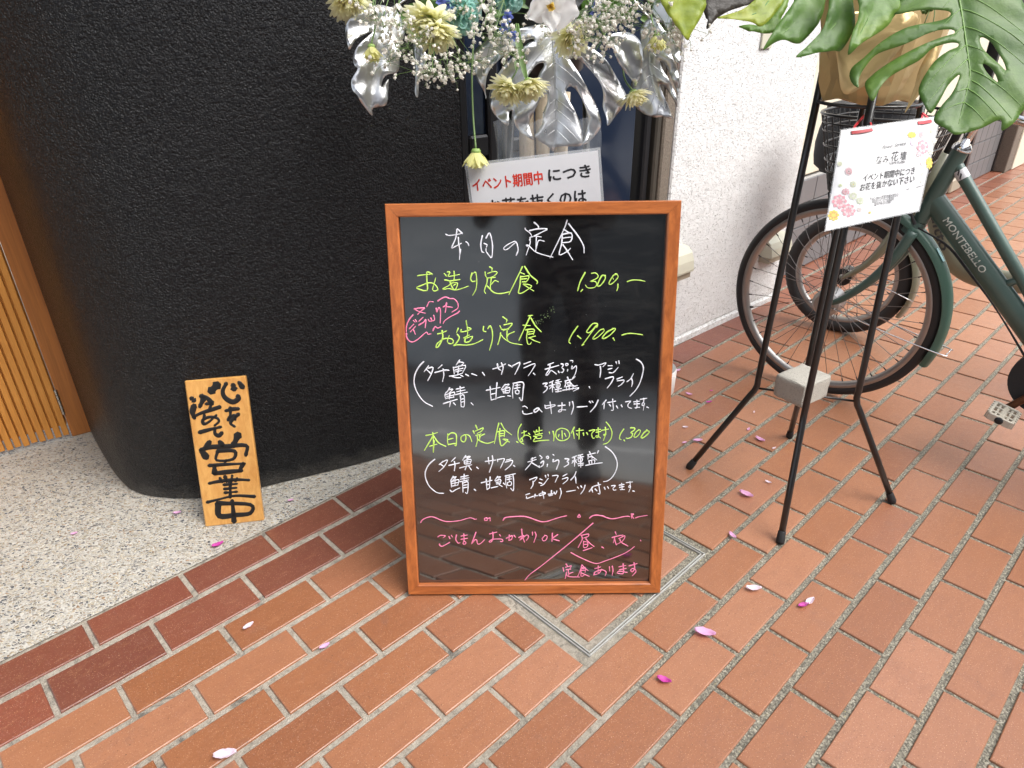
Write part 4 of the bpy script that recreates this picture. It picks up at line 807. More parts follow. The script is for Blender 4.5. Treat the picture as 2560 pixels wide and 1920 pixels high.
def flower_print(mb, X, Y, rx, ry, mi, seed, petals=9, eye=None, inner=None):
    rr = random.Random(seed)
    for ring, (ro, ri) in enumerate(((1., .55), (.72, .3), (.45, .0))):
        for k in range(petals):
            a = 2*math.pi*(k+.5*ring)/petals+rr.uniform(-.1, .1); wd_ = math.pi/petals*1.15
            P0 = [(ri, a), ((ri+ro)/2, a-wd_*.8), (ro*.92, a-wd_*.5), (ro, a), (ro*.92, a+wd_*.5), ((ri+ro)/2, a+wd_*.8)]
            mb.add([n2pt(X+rx*q*math.cos(t), Y-ry*q*math.sin(t), .0012+.00012*ring+.00002*k) for q, t in P0], [tuple(range(6))], mi if ring != 1 or inner is None else inner)
    if eye is not None:
        mb.add([n2pt(X+rx*.16*math.cos(t*1.0472), Y-ry*.16*math.sin(t*1.0472), .0018) for t in range(6)], [tuple(range(6))], eye)
FM = [M_PINKP, M_PALEP, M_YELP, M_ORAP, M_GRNP, M_LILP, M_DKP, M_CREP]
mb = MB()
for i, (x, y, rx, ry, mi, eye, inn) in enumerate([(640, 1125, 90, 85, 0, None, 1), (745, 1225, 85, 80, 0, None, 1), (573, 1283, 68, 64, 2, None, 3), (712, 1010, 45, 40, 0, None, 1), (748, 775, 48, 50, 1, 6, 0), (645, 690, 38, 32, 7, 2, 4), (800, 925, 38, 38, 4, 2, 7), (652, 938, 26, 20, 4, 2, None),
    (800, 1060, 55, 48, 7, None, 4), (880, 1115, 45, 42, 4, 4, 7), (873, 1215, 30, 30, 1, None, 7), (992, 1250, 18, 14, 2, None, None), (1475, 355, 52, 38, 2, None, 2), (1587, 345, 28, 42, 1, 6, 0), (1495, 440, 42, 48, 5, None, 1), (1600, 495, 70, 85, 0, None, 1), (1560, 570, 38, 40, 1, None, 0),
    (1705, 315, 20, 24, 4, None, None), (1735, 420, 28, 34, 7, 4, 4), (1690, 545, 32, 40, 7, 2, 4), (1675, 680, 38, 72, 2, None, 3), (1598, 680, 28, 36, 1, 3, 7), (1598, 805, 22, 36, 7, 3, 1), (1590, 890, 18, 24, 7, None, None)]):
    flower_print(mb, x, y, rx, ry, mi, i, 8, eye, inn)
mb.obj('printed_flowers', FM, nt2)['kind'] = 'stuff'
def strip(mb, pts, wd, n, th=.0006):
    p = spline(pts, 5); V = []; F = []
    for i, a in enumerate(p):
        t = (p[min(i+1, len(p)-1)]-p[max(i-1, 0)]).normalized(); s = n.cross(t).normalized()*(wd/2)
        V += [a+s+n*th, a-s+n*th, a-s-n*th, a+s-n*th]
    for i in range(len(p)-1):
        for k in range(4): F.append((i*4+k, i*4+(k+1) % 4, i*4+4+(k+1) % 4, i*4+4+k))
    F += [(3, 2, 1, 0), tuple(len(V)-4+k for k in range(4))]; mb.add(V, F)
for (xa, ya, xb, yb), tops in (((780, 330, 1020, 295), ((970, 90), (820, 250))), ((1545, 218, 1700, 195), ((1500, 10), (1600, 40)))):
    mb = MB(); strip(mb, [n2pt(xa, ya, .002), n2pt((xa+xb)/2, (ya+yb)/2+3, .004), n2pt(xb, yb, .002)], .0062, n2n)
    strip(mb, [n2pt(xa+10, ya, -.002), n2pt(xa+50, ya-90, -.03), n2pt(tops[0][0], tops[0][1], -.07)], .005, n2n)
    strip(mb, [n2pt(xb-5, yb, -.002), n2pt((xb+tops[0][0])/2, (yb+tops[0][1])/2, -.03), n2pt(tops[0][0], tops[0][1], -.07)], .005, n2n)
    mb.obj('ribbon', M_RIB, nt2)['kind'] = 'stuff'

n1A, n1x, n1y, n1n, dbg = notice([(1161, 409), (1501, 368), (1178, 600)], .303, .216, 'n', '')
# this sheet hangs nearly upright: only its top shows above the board
dep = 1.545
n1A = CP+ray(1161, 409)*dep; d_ = ray(1501, 368)
lo, hi = 1.2, 2.0
bestq = min(((abs((CP+d_*t-n1A).length-.303), t) for t in [1.50+.0005*i for i in range(160)]))
n1B = CP+d_*bestq[1]; n1x = (n1B-n1A).normalized(); n1y = Vector((.0, .12, 1)); n1y = (n1y-n1x*n1y.dot(n1x)).normalized(); n1n = n1x.cross(n1y)
if n1n.y > 0: n1n = -n1n
N1H = .216
def nf1(x, y, z=0.): return n1A+n1x*x-n1y*(N1H-y)+n1n*(z+.003*math.sin(math.pi*x/.303))
nt1 = thing('paper_notice', 'laminated white notice with red and black printing, hanging just behind the menu board top', 'notice', n1A-n1y*N1H)
mesh('paper', *sheet_grid(.006, .006, .297, N1H-.006, nf1, 0, .0004), M_PAPER, nt1, True, auto=40)
mesh('laminate', *sheet_grid(0, 0, .303, N1H, nf1, -.0006, .0003), M_FILM, nt1, True, auto=40)
mb = MB(); place_text(mb, 'イベント期間中', .011, N1H-.060, .160, .030, lambda x, y: nf1(x, y, .0005), 0, 0, .034); mb.obj('red_printing', M_RED, nt1)['kind'] = 'stuff'
mb = MB()
place_text(mb, 'につき', .183, N1H-.058, .096, .031, lambda x, y: nf1(x, y, .0005), 0, 0, .034)
place_text(mb, 'お花を抜くのは', .043, N1H-.112, .222, .033, lambda x, y: nf1(x, y, .0005), 0, 0, .034)
mb.obj('black_printing', M_BLK, nt1)['kind'] = 'stuff'

# ------------------------------------------------------------------ flower parts
def inside(p, poly):
    x, y = p; c = False; j = len(poly)-1
    for i in range(len(poly)):
        xi, yi = poly[i]; xj, yj = poly[j]
        if (yi > y) != (yj > y) and x < (xj-xi)*(y-yi)/(yj-yi+1e-12)+xi: c = not c
        j = i
    return c
def leaf(name, outline, holes, tr, o, n, mat, parent, rib=None, curl=.06, wav=.008, grid=.012, seed=0, ribmat=None, th=.0007, lobes=True):
    """outline traced in the photo's leaf, laid on plane (o,n) as a real curved blade"""
    n = Vector(n).normalized(); o = Vector(o)
    if n.y > 0: n = -n
    ex = Vector((0, 0, 1)).cross(n).normalized(); ey = n.cross(ex)
    def loc(x, y):
        px, py = tr(x, y); q = onp(px, py, o, n)-o; return (q.dot(ex), q.dot(ey))
    def smooth2(L):
        return [(v.x, v.y) for v in spline([Vector((a, b, 0)) for a, b in L], 4, True)]
    out = smooth2([loc(*p) for p in outline]); hs_ = [smooth2([loc(*p) for p in h]) for h in holes]
    pts = [Vector(p) for p in out]; E = [(i, (i+1) % len(out)) for i in range(len(out))]
    for h in hs_:
        k = len(pts); pts += [Vector(p) for p in h]; E += [(k+i, k+(i+1) % len(h)) for i in range(len(h))]
    xs = [p[0] for p in out]; ys = [p[1] for p in out]; rr = random.Random(seed)
    y = min(ys); row = 0
    while y < max(ys):
        x = min(xs)+(grid/2 if row % 2 else 0)
        while x < max(xs):
            q = (x+rr.uniform(-.2, .2)*grid, y+rr.uniform(-.2, .2)*grid)
            if inside(q, out) and not any(inside(q, h) for h in hs_) and min((q[0]-b[0])**2+(q[1]-b[1])**2 for L2 in [out]+hs_ for b in L2) > (.45*grid)**2: pts.append(Vector(q))
            x += grid
        y += grid; row += 1
    VV, EE, FF, *_ = delaunay_2d_cdt(pts, E, [], 0, 1e-6)
    tri = []
    for f in FF:
        c = sum((VV[i] for i in f), Vector((0, 0)))/len(f)
        if inside(c, out) and not any(inside(c, h) for h in hs_): tri.append(tuple(f))
    R_ = [Vector((*loc(*p), 0)) for p in rib] if rib else [Vector(((min(xs)+max(xs))/2, max(ys), 0)), Vector(((min(xs)+max(xs))/2, min(ys), 0))]
    R_ = spline(R_, 6)
    L = sum((R_[i+1]-R_[i]).length for i in range(len(R_)-1)); W = max(max(xs)-min(xs), max(ys)-min(ys))
    def height(p):
        best = (9, 0); acc = 0
        for i in range(len(R_)-1):
            a, b = R_[i].to_2d(), R_[i+1].to_2d(); ab = b-a; t = max(0, min(1, (p-a).dot(ab)/(ab.length_squared+1e-12))); q = a+ab*t; dd_ = (p-q).length
            if dd_ < best[0]: best = (dd_, acc+ab.length*t)
            acc += ab.length
        d, s = best; ds = d/W
        z = .35*curl*math.exp(-(ds/.03)**2)*-.25 + curl*(.9*ds-2.6*ds*ds)*W*4
        z += wav*.75*math.sin((s-d*.6)/L*math.pi*8+.8)*min(1, ds*4)
        z += wav*.45*noise.noise(Vector((p.x*7+seed*3.1, p.y*7, 0)))
        return z
    V = []
    for v in VV:
        z = height(v); V.append(o+ex*v.x+ey*v.y+n*z)
    ob = mesh(name, V, tri, mat, parent, True)
    sol = ob.modifiers.new('thickness', 'SOLIDIFY'); sol.thickness = th
    if rib and parent.name in ('flower_stand', 'leaf_arrangement'):
        p0_ = o+ex*R_[0].x+ey*R_[0].y+n*height(R_[0].to_2d()); hub_ = Vector((.10, 1.90, 1.20)) if parent.name == 'flower_stand' else CE+Vector((0, 0, 1.22))
        pk = hub_.lerp(p0_, .6)+Vector((0, 0, .07))
        mesh('leaf_stalk', *tube(spline([hub_, pk, p0_], 6), .0028, 6), M_STEM if ribmat is not M_SILVER else M_SILVER, ob, True)
    if ribmat:
        rp = [o+ex*p.x+ey*p.y+n*(height(p.to_2d())+.0008) for p in R_]
        vm = MB()
        for sd_ in ((-1, 1) if len(outline) > 30 else ()):
            for kk in range(2, len(R_)-3, max(2, len(R_)//9)):
                p0 = R_[kk].to_2d(); tg = (R_[kk+1]-R_[kk-1]).to_2d().normalized(); pr = Vector((tg.y, -tg.x))*sd_
                q2 = p0.copy(); line = [q2.copy()]; dr = (pr*.80+tg*.60).normalized()
                for st2 in range(80):
                    dr = (dr+tg*.018).normalized(); q2 = q2+dr*.006
                    if not inside(q2, out) or any(inside(q2, h) for h in hs_): break
                    line.append(q2.copy())
                if len(line) > 5:
                    line = line[:-1]; m2 = len(line)
                    vm.add(*tube([o+ex*a.x+ey*a.y+n*(height(a)+.0002) for a in line], [.0011*(1-.7*i2/m2) for i2 in range(m2)], 5))
        if vm.V: vm.obj('veins', ribmat, ob, smooth=True)['kind'] = 'stuff'
        N = len(rp); mesh('midrib', *tube(rp, [.0022*(1-.75*i/N) for i in range(N)], 6), ribmat, ob, True)
    return ob
def petal_strip(base, d, up, L, W, curl, seg=5, cup=.25):
    """one long petal as a cupped curved strip"""
    d = d.normalized(); up = (up-d*up.dot(d)).normalized(); s = d.cross(up); V = []; F = []
    p = base.copy(); a = 0
    for i in range(seg+1):
        t = i/seg; wd_ = W*(.35+.65*math.sin(math.pi*min(1, t*.85+.12)))*(1 if t < .95 else .6)
        dd_ = d*math.cos(a)+up*math.sin(a); nn_ = up*math.cos(a)-d*math.sin(a)
        V += [p+s*(wd_/2)+nn_*(wd_*cup), p, p-s*(wd_/2)+nn_*(wd_*cup)]
        p = p+dd_*(L/seg); a += curl/seg
    for i in range(seg):
        for k in range(2): F.append((i*3+k, i*3+k+1, i*3+k+4, i*3+k+3))
    return V, F
def mum(px, py, depth, rad, axis, parent, mat=M_MUM, seed=0, spread=1.2, rings=5, stem=None, name='chrysanthemum', cal=True):
    """chrysanthemum facing along axis; drooping heads point down"""
    c = CP+ray(px, py)*depth; rad *= 1.22; ax_ = Vector(axis).normalized(); x, y = frame(ax_); rr = random.Random(seed); mb = MB()
    for r_ in range(rings):
        f = (r_+1)/rings; nP = int(13+15*f)
        for k in range(nP):
            a = 2*math.pi*(k+rr.random()*.6)/nP; rad_ = x*math.cos(a)+y*math.sin(a)
            el = spread*f*rr.uniform(.85, 1.15)
            d = ax_*math.cos(el)+rad_*math.sin(el)
            L = rad*(.55+.5*f)*rr.uniform(.85, 1.12)
            mb.add(*petal_strip(c-ax_*rad*.25*f+rad_*rad*.06, d, ax_*math.sin(el)*1.0-rad_*math.cos(el), L*1.12, rad*.32, rr.uniform(-.1, .75), 6, .13))
    ob = mb.obj(name, mat, parent, smooth=True)
    if cal:
        mesh('calyx', *lathe([(.001, -.32*rad), (rad*.22, -.30*rad), (rad*.30, -.15*rad), (rad*.2, .0)], c, ax_, 12), M_BUD, ob, True)
    if stem:
        pts = [c-ax_*rad*.3]+[CP+ray(a, b)*(depth+dz) for a, b, dz in stem]
        mesh('stem', *tube(spline(pts, 6), .0021, 6), M_STEM, ob, True)
    return ob
def gyp(name, px, py, depth, R_, n, parent, seed, root, dense=1.):
    """gypsophila spray: thread-thin branching stems with tiny double blossoms"""
    rr = random.Random(seed); st = MB(); bl = MB(); c = CP+ray(px, py)*depth; rootp = CP+ray(root[0], root[1])*(depth+root[2])
    hubs = []
    for i in range(max(2, n//9)):
        h = c+Vector((rr.gauss(0, R_[0]*.5), rr.gauss(0, R_[2]*.5), rr.gauss(0, R_[1]*.5))); hubs.append(h)
        mid = rootp.lerp(h, .5)+Vector((rr.uniform(-.02, .02), 0, rr.uniform(-.01, .02))); st.add(*tube(spline([rootp, mid, h], 4), .0006, 4))
    for i in range(n):
        h = rr.choice(hubs); p = h+Vector((rr.gauss(0, R_[0]*.42), rr.gauss(0, R_[2]*.4), rr.gauss(0, R_[1]*.42)))
        st.add(*tube([h, h.lerp(p, .6)+Vector((0, 0, .004)), p], .00045, 3, cap=False))
        for q in range(rr.randrange(1, 4)):
            pp = p+Vector((rr.gauss(0, .006), rr.gauss(0, .006), rr.gauss(0, .006))); r_ = rr.uniform(.0022, .0044)
            st.add(*tube([p, pp], .0004, 3, cap=False))
            V, F = ico(pp, r_, 1, .28, rr); bl.add(V, F)
            if r_ > .0024:
                for k in range(5):
                    dd_ = Vector((rr.gauss(0, 1), rr.gauss(0, 1), rr.gauss(0, 1))).normalized()
                    V, F = petal_strip(pp, dd_, Vector((rr.gauss(0, 1), 0, 1)), r_*1.7, r_*1.3, .6, 2); bl.add(V, F)
    ob = st.obj(name, M_STEM, parent); b_ = bl.obj('blossoms', M_GYP, ob); b_['kind'] = 'stuff'
    return ob

# ------------------------------------------------------------------ flower stand behind the board
fsx = thing('flower_stand', 'celebration flower stand with big silver leaves, pale yellow chrysanthemums and a white orchid', 'flower stand', (.10, 1.78, 0))
T1 = lambda x, y: (1100+x/3.19, y/3.19)
TA = lambda x, y: (800+x/2.304, y/2.304)
T2 = lambda x, y: (1660+x/2.4578, y/2.4578)
def frontn(tx=0, tz=0): return Vector((tx, -1, tz))
o1 = CP+ray(1385, 200)*1.60
leaf('silver_leaf', [(880, 185), (700, 215), (520, 270), (370, 320), (290, 380), (255, 440), (265, 540), (300, 640), (350, 720), (368, 785), (365, 680), (380, 585), (440, 505), (560, 405), (620, 370), (690, 325), (742, 315), (745, 335), (700, 352), (610, 430), (520, 520), (450, 610), (395, 740), (400, 850), (450, 930), (543, 1005), (548, 900), (585, 880), (585, 950), (605, 1010), (660, 1070), (745, 1118), (718, 1040), (715, 960), (765, 865), (800, 790), (845, 752), (856, 790), (850, 830), (820, 900), (812, 990), (758, 1080), (790, 1125), (850, 1160), (905, 1207), (925, 1172), (1000, 1168), (1120, 1165), (1134, 1110), (1120, 1000), (1080, 900), (1020, 790), (1003, 725), (1030, 692), (1075, 710), (1115, 765), (1150, 850), (1175, 930), (1180, 990), (1155, 1080), (1137, 1158), (1220, 1100), (1277, 1020), (1275, 950), (1240, 830), (1180, 720), (1110, 600), (1060, 520), (1038, 478), (1060, 466), (1110, 480), (1160, 520), (1230, 600), (1280, 680), (1300, 760), (1300, 850), (1325, 940), (1335, 1005), (1400, 930), (1470, 840), (1500, 770), (1460, 680), (1400, 590), (1330, 490), (1250, 420), (1180, 380), (1080, 330), (1000, 270), (950, 205)],
     [[(702, 645), (715, 590), (770, 518), (820, 503), (826, 530), (795, 580), (765, 640)]], T1, o1, frontn(.05, .25), M_SILVER, fsx,
     [(890, 190), (905, 400), (920, 700), (925, 950), (910, 1190)], .05, .0065, .009, 1, M_SILVER)
o2 = CP+ray(1590, 180)*1.66
leaf('silver_leaf', [(1690, 130), (1780, 230), (1870, 330), (1922, 430), (1915, 500), (1900, 552), (1880, 490), (1845, 430), (1895, 560), (1915, 680), (1900, 745), (1870, 680), (1830, 580), (1780, 500), (1757, 490), (1770, 540), (1830, 640), (1890, 780), (1892, 858), (1860, 790), (1800, 700), (1760, 672), (1762, 710), (1800, 800), (1840, 900), (1850, 948), (1780, 930), (1710, 935), (1610, 900), (1550, 830), (1520, 700), (1540, 620), (1600, 500), (1610, 380), (1600, 240)], [], T1, o2, frontn(-.35, .15), M_SILVER, fsx,
     [(1680, 150), (1660, 500), (1720, 750), (1850, 945)], .06, .006, .010, 4, M_SILVER)
leaf('silver_leaf', [(1300, 300), (1420, 262), (1510, 258), (1565, 290), (1612, 380), (1617, 500), (1602, 600), (1562, 685), (1540, 650), (1460, 560), (1400, 460), (1372, 380)], [], T1, CP+ray(1570, 140)*1.57, frontn(.2, .2), M_SILVER, fsx, [(1320, 290), (1480, 420), (1560, 680)], .06, .004, .010, 7)
leaf('silver_leaf', [(330, 30), (220, 66), (160, 120), (148, 200), (167, 290), (205, 230), (305, 182), (220, 260), (190, 330), (195, 380), (212, 402), (180, 460), (185, 520), (212, 555), (232, 590), (301, 664), (308, 622), (370, 612), (388, 560), (390, 460), (352, 505), (372, 440), (450, 412), (452, 330), (470, 250), (480, 180), (440, 60)], [], TA, CP+ray(930, 120)*1.52, frontn(.5, .3), M_SILVER, fsx, [(400, 50), (340, 250), (310, 450), (300, 655)], .07, .006, .010, 9, M_SILVER)
leaf('silver_leaf', [(540, 240), (600, 290), (614, 350), (572, 430), (566, 520), (560, 562), (545, 530), (550, 440), (545, 350)], [], TA, CP+ray(1045, 170)*1.62, frontn(-.3, .3), M_SILVER, fsx, None, .03, .002, .008, 2)
leaf('silver_leaf', [(1740, -60), (1820, 20), (1855, 120), (1850, 200), (1825, 262), (1790, 200), (1700, 130), (1690, 40)], [], T1, CP+ray(1650, 40)*1.62, frontn(-.4, .2), M_SILVER, fsx, None, .03, .003, .01, 12)
# chrysanthemums
mum(1268, 222, 1.50, .031, (-.35, -.65, -.7), fsx, seed=1, spread=1.35, stem=[(1300, 150, .03), (1290, 60, .06)])
mum(1322, 212, 1.50, .033, (.2, -.55, -.85), fsx, seed=2, spread=1.2, stem=[(1312, 160, .02), (1295, 60, .05)])
mum(1072, 55, 1.47, .044, (-.25, -.75, -.6), fsx, seed=3, spread=1.4)
mum(1092, 82, 1.46, .036, (.25, -.6, -.75), fsx, seed=33, spread=1.15)
mum(1428, 92, 1.52, .034, (.05, -.8, -.6), fsx, seed=4, spread=1.3)
mum(872, 0, 1.48, .038, (.1, -.7, -.7), fsx, seed=5, spread=1.4)
mum(929, 122, 1.47, .024, (.05, -.3, -1), fsx, M_MUMD, seed=6, spread=.75, stem=[(938, 60, .02), (930, -20, .05)])
mum(1190, 385, 1.51, .030, (.0, -.12, -1), fsx, M_MUMD, seed=7, spread=.85, stem=[(1183, 290, .01), (1180, 180, .02), (1186, 60, .06)])
mum(1640, 95, 1.55, .027, (.05, -.3, -1), fsx, M_MUMD, seed=8, spread=.75, stem=[(1632, 60, .02), (1620, 0, .04)])
mum(1585, 238, 1.60, .030, (.35, -.35, -.9), fsx, seed=9, spread=1.25, rings=4, stem=[(1560, 190, .01), (1555, 110, .03)])
# leaves on hanging stems
for k, (a, b) in enumerate((((1290, 70), (1315, 205)), ((1297, 110), (1288, 180)))):
    A_, B_ = CP+ray(*a)*1.5, CP+ray(*b)*1.49
    mesh('stem_leaf', *petal_strip(A_, B_-A_, Vector((0, -1, .1)), (B_-A_).length, .016-.004*k, .25, 6), M_STEM, fsx, True)
# orchid
orc = CP+ray(1376, 12)*1.37
def broad_petal(c, d, n, L, W, mat, parent, seed=0, cup=.15, name='petal'):
    d = Vector(d).normalized(); n = Vector(n).normalized(); n = (n-d*n.dot(d)).normalized(); s = d.cross(n); V = []; F = []; rr = random.Random(seed)
    for i in range(11):
        t = i/10; wd_ = W*math.sin(math.pi*min(1, .1+.9*t))**.6 if t < .98 else W*.25
        for j in range(-4, 5):
            q = j/4; V.append(c+d*(L*t-.12*L*q*q*t)+s*(wd_*.5*q)+n*(cup*L*(t*t-.3*q*q)+.002*rr.uniform(-1, 1)+.003*math.sin(5*q+6*t)))
    for i in range(10):
        for j in range(8): F.append((i*9+j, i*9+j+1, i*9+j+10, i*9+j+9))
    return mesh(name, V, F, mat, parent, True)
oo = bpy.data.objects.new('orchid', None); put(oo, fsx, Matrix.Translation(orc))
fn = Vector((.05, -.85, -.35))
for dx, dz, L, W in ((.9, -.22, .060, .082), (-.85, -.35, .052, .056), (.10, -1, .050, .038), (-.5, .9, .045, .05), (.5, .95, .05, .05)):
    broad_petal(orc, Vector((dx, -.1, dz)), fn, L, W, M_ORCH, oo, int(L*900), .12)
mb = MB()
for k in range(5): mb.add(*petal_strip(orc+fn*.004, Vector((math.cos(k*1.3)*.8, -.6, math.sin(k*1.3)*.8-.2)), fn, .018, .012, .9, 5, .5))
mb.obj('orchid_lip', M_ORCY, oo, smooth=True)
# teal carnation: crumpled ruffles
def ruffle(name, px, py, depth, rad, mat, parent, seed, ax_=(0, -1, -.3), n=46):
    c = CP+ray(px, py)*depth; rr = random.Random(seed); ax_ = Vector(ax_).normalized(); x, y = frame(ax_); mb = MB()
    for k in range(n):
        f = math.sqrt((k+.5)/n); a = k*2.399; R2 = x*math.cos(a)+y*math.sin(a); el = f*1.35
        d = ax_*math.cos(el)+R2*math.sin(el); s = d.cross(ax_ if abs(d.dot(ax_)) < .98 else x).normalized(); V = []; F = []
        up = s.cross(d); L = rad*rr.uniform(.85, 1.1)
        for i in range(5):
            t = i/4
            for j in range(7):
                q = (j-3)/3; V.append(c+d*(L*(.25+.75*t)-L*.12*q*q)+s*(rad*.42*t*q)+up*(rad*.12*t*math.sin(q*7+k)*t+rad*.03*rr.uniform(-1, 1)*t))
        for i in range(4):
            for j in range(6): F.append((i*7+j, i*7+j+1, i*7+j+8, i*7+j+7))
        mb.add(V, F)
    return mb.obj(name, mat, parent, smooth=True)
ruffle('carnation', 1148, 32, 1.50, .048, M_CARN, fsx, 5)
ruffle('carnation', 1270, -10, 1.55, .036, M_CARN, fsx, 6)
# delphinium florets
for i, (px, py) in enumerate(((1118, 12), (1130, 28), (1262, 68), (1282, 88), (1488, 30), (1270, 40), (1104, 2), (1492, 12))):
    mb = MB(); c = CP+ray(px, py)*1.47; rr = random.Random(i)
    for k in range(6): mb.add(*petal_strip(c, Vector((math.cos(k*1.05), -.6, math.sin(k*1.05)-.3)), Vector((0, -1, 0)), .016, .010, .4, 4))
    mb.obj('blue_floret', M_BLUE, fsx, smooth=True)
# white bell flowers and buds on the left
for i, (px, py) in enumerate(((985, 52), (958, 42), (995, 10), (930, 20), (1225, 35), (1208, 10))):
    mb = MB(); c = CP+ray(px, py)*1.45
    for k in range(5): mb.add(*petal_strip(c, Vector((math.cos(k*1.25)*.5, -.3+math.sin(k*1.25)*.5, -.8)), Vector((math.cos(k*1.25), math.sin(k*1.25), 0)), .020, .010, .5, 4, .3))
    ob = mb.obj('white_bell_flower', M_GYP, fsx, smooth=True)
    mesh('stem', *tube(spline([c, c+Vector((.01, .02, .03)), c+Vector((.03, .05, .08))], 4), .0012, 5), M_STEM, ob, True)
gyp('gypsophila_spray', 1000, 120, 1.44, (.065, .035, .03), 62, fsx, 1, (1040, 20, .05))
gyp('gypsophila_spray', 1075, 165, 1.43, (.055, .03, .03), 46, fsx, 2, (1080, 60, .05))
gyp('gypsophila_spray', 1150, 160, 1.45, (.055, .022, .03), 38, fsx, 3, (1120, 60, .05))
gyp('gypsophila_spray', 955, 50, 1.46, (.035, .055, .03), 34, fsx, 4, (980, -30, .05))
gyp('gypsophila_spray', 1560, 40, 1.46, (.085, .045, .04), 120, fsx, 5, (1540, -60, .05))
gyp('gypsophila_spray', 1490, 75, 1.45, (.06, .035, .03), 55, fsx, 6, (1500, -40, .05))
gyp('gypsophila_spray', 1240, 100, 1.44, (.07, .03, .03), 55, fsx, 7, (1260, 0, .05))
gyp('gypsophila_spray', 1190, 45, 1.45, (.05, .045, .03), 46, fsx, 8, (1220, -40, .05))
gyp('gypsophila_spray', 1390, 110, 1.47, (.05, .05, .02), 26, fsx, 9, (1400, 0, .05))
gyp('gypsophila_spray', 1690, 60, 1.50, (.05, .05, .03), 26, fsx, 10, (1660, -30, .05))
# dark filler foliage behind the blossoms
rr = random.Random(8); mb = MB()
for k in range(150):
    px = rr.uniform(930, 1680); py = rr.uniform(-140, 60 if px < 1250 or px > 1450 else 40); c = CP+ray(px, py)*rr.uniform(1.56, 1.72)
    mb.add(*petal_strip(c, Vector((rr.gauss(0, 1), rr.gauss(0, .4), rr.uniform(-1, .3))), Vector((0, -1, .3)), rr.uniform(.03, .07), rr.uniform(.012, .024), rr.uniform(-.5, .8), 4))
fol = mb.obj('filler_foliage', M_LEAF, fsx, smooth=True); fol['kind'] = 'stuff'
# the stand itself: two pale logs, a clear sleeve, a pot and base
for i, (px, w_) in enumerate(((1357, .017), (1320, .019), (1410, .018))):
    t_ = CP+ray(px, 230)*1.72; b_ = Vector((t_.x*.95, t_.y, 0))
    pts = [b_.lerp(t_, k/8)+Vector((.004*math.sin(k*1.3+i), 0, 0)) for k in range(9)]
    mesh('log_post', *tube(pts, [w_*(1+.08*math.sin(k*2+i)) for k in range(9)], 12), M_LOG, fsx, True)
for x in (-.05, .24):
    mesh('stand_leg', *tube([(x, 1.78, 0), (x*.6+.04, 1.76, 1.05)], .008, 8), M_BLKMET, fsx, True)
mesh('basket', *lathe([(.07, 1.08), (.09, 1.10), (.10, 1.25), (.09, 1.25), (.08, 1.12)], (.10, 1.90, 0), (0, 0, 1), 28), M_BLKMET, fsx, True)
mb = MB(); V = []; F = []
for i in range(19):
    for j in range(5):
        x = -.03+i*.013; zz = .90+j*.028; V.append(Vector((x+.004*math.sin(j+i), 1.615+.007*math.sin(i*1.9+j)+.004*math.cos(i*.7), zz+.006*math.sin(i*.9))))
for i in range(18):
    for j in range(4): F.append((i*5+j, i*5+j+1, i*5+j+6, i*5+j+5))
mesh('clear_sleeve', V, F, M_POLY, fsx, True)
pb = gz(1672, 984)
tag(mesh('white_tub', *lathe([(.0, 0), (.068, 0), (.075, .01), (.078, .09), (.074, .10), (.070, .095), (.066, .012), (0, .012)], (pb.x-.055, pb.y+.02, 0), (0, 0, 1), 32), M_WHITEP, None, True, auto=40), 'white plastic tub peeping out behind the right side of the menu board', 'tub')

# ------------------------------------------------------------------ black plant stand, block, potted plant
CE = Vector((.796, 1.634, 0))
ps = thing('plant_stand', 'black steel plant stand with four splayed legs in front of the bicycle wheels', 'plant stand', CE)
feet = [(.533, 1.722), (.691, 1.383), (1.062, 1.544), (.897, 1.887)]
bends = []
for fx, fy in feet:
    d = (Vector((fx, fy, 0))-CE).normalized(); f_ = Vector((fx, fy, .003)); bd = CE+d*.127+Vector((0, 0, .30)); tp = CE+d*.102+Vector((0, 0, 1.20)); bends.append(bd)
    mid = spline([f_, f_.lerp(bd, .5), bd-(bd-f_).normalized()*.03, bd+(tp-bd).normalized()*.02, bd.lerp(tp, .4), tp], 5)
    # keep straight runs straight
    pts = [f_, f_.lerp(bd, .5), bd-(bd-f_).normalized()*.028, bd-(bd-f_).normalized()*.010+d*-.001, bd+(tp-bd).normalized()*.010+d*-.001, bd+(tp-bd).normalized()*.03, bd.lerp(tp, .5), tp]
    lg = mesh('leg', *tube(pts, .0085, 12), M_BLKMET, ps, True)
    dr = (bd-f_).normalized()
    mesh('rubber_foot', *tube([f_-Vector((0, 0, .003)), f_+dr*.004, f_+dr*.028, f_+dr*.030], [.010, .0112, .0098, .0085], 12), M_RUBBER, lg, True)
for i in range(2): mesh('cross_rod', *tube([bends[i], bends[i+2]], .0032, 8), M_BLKMET, ps, True)
for zz in (1.04, 1.19):
    mesh('ring', *tube([CE+Vector((math.cos(t*math.pi/16)*.104, math.sin(t*math.pi/16)*.104, zz)) for t in range(32)], .004, 6, True), M_BLKMET, ps, True)
# small maker's plate on the front leg
tt = CP+ray(2182, 311)*1.5
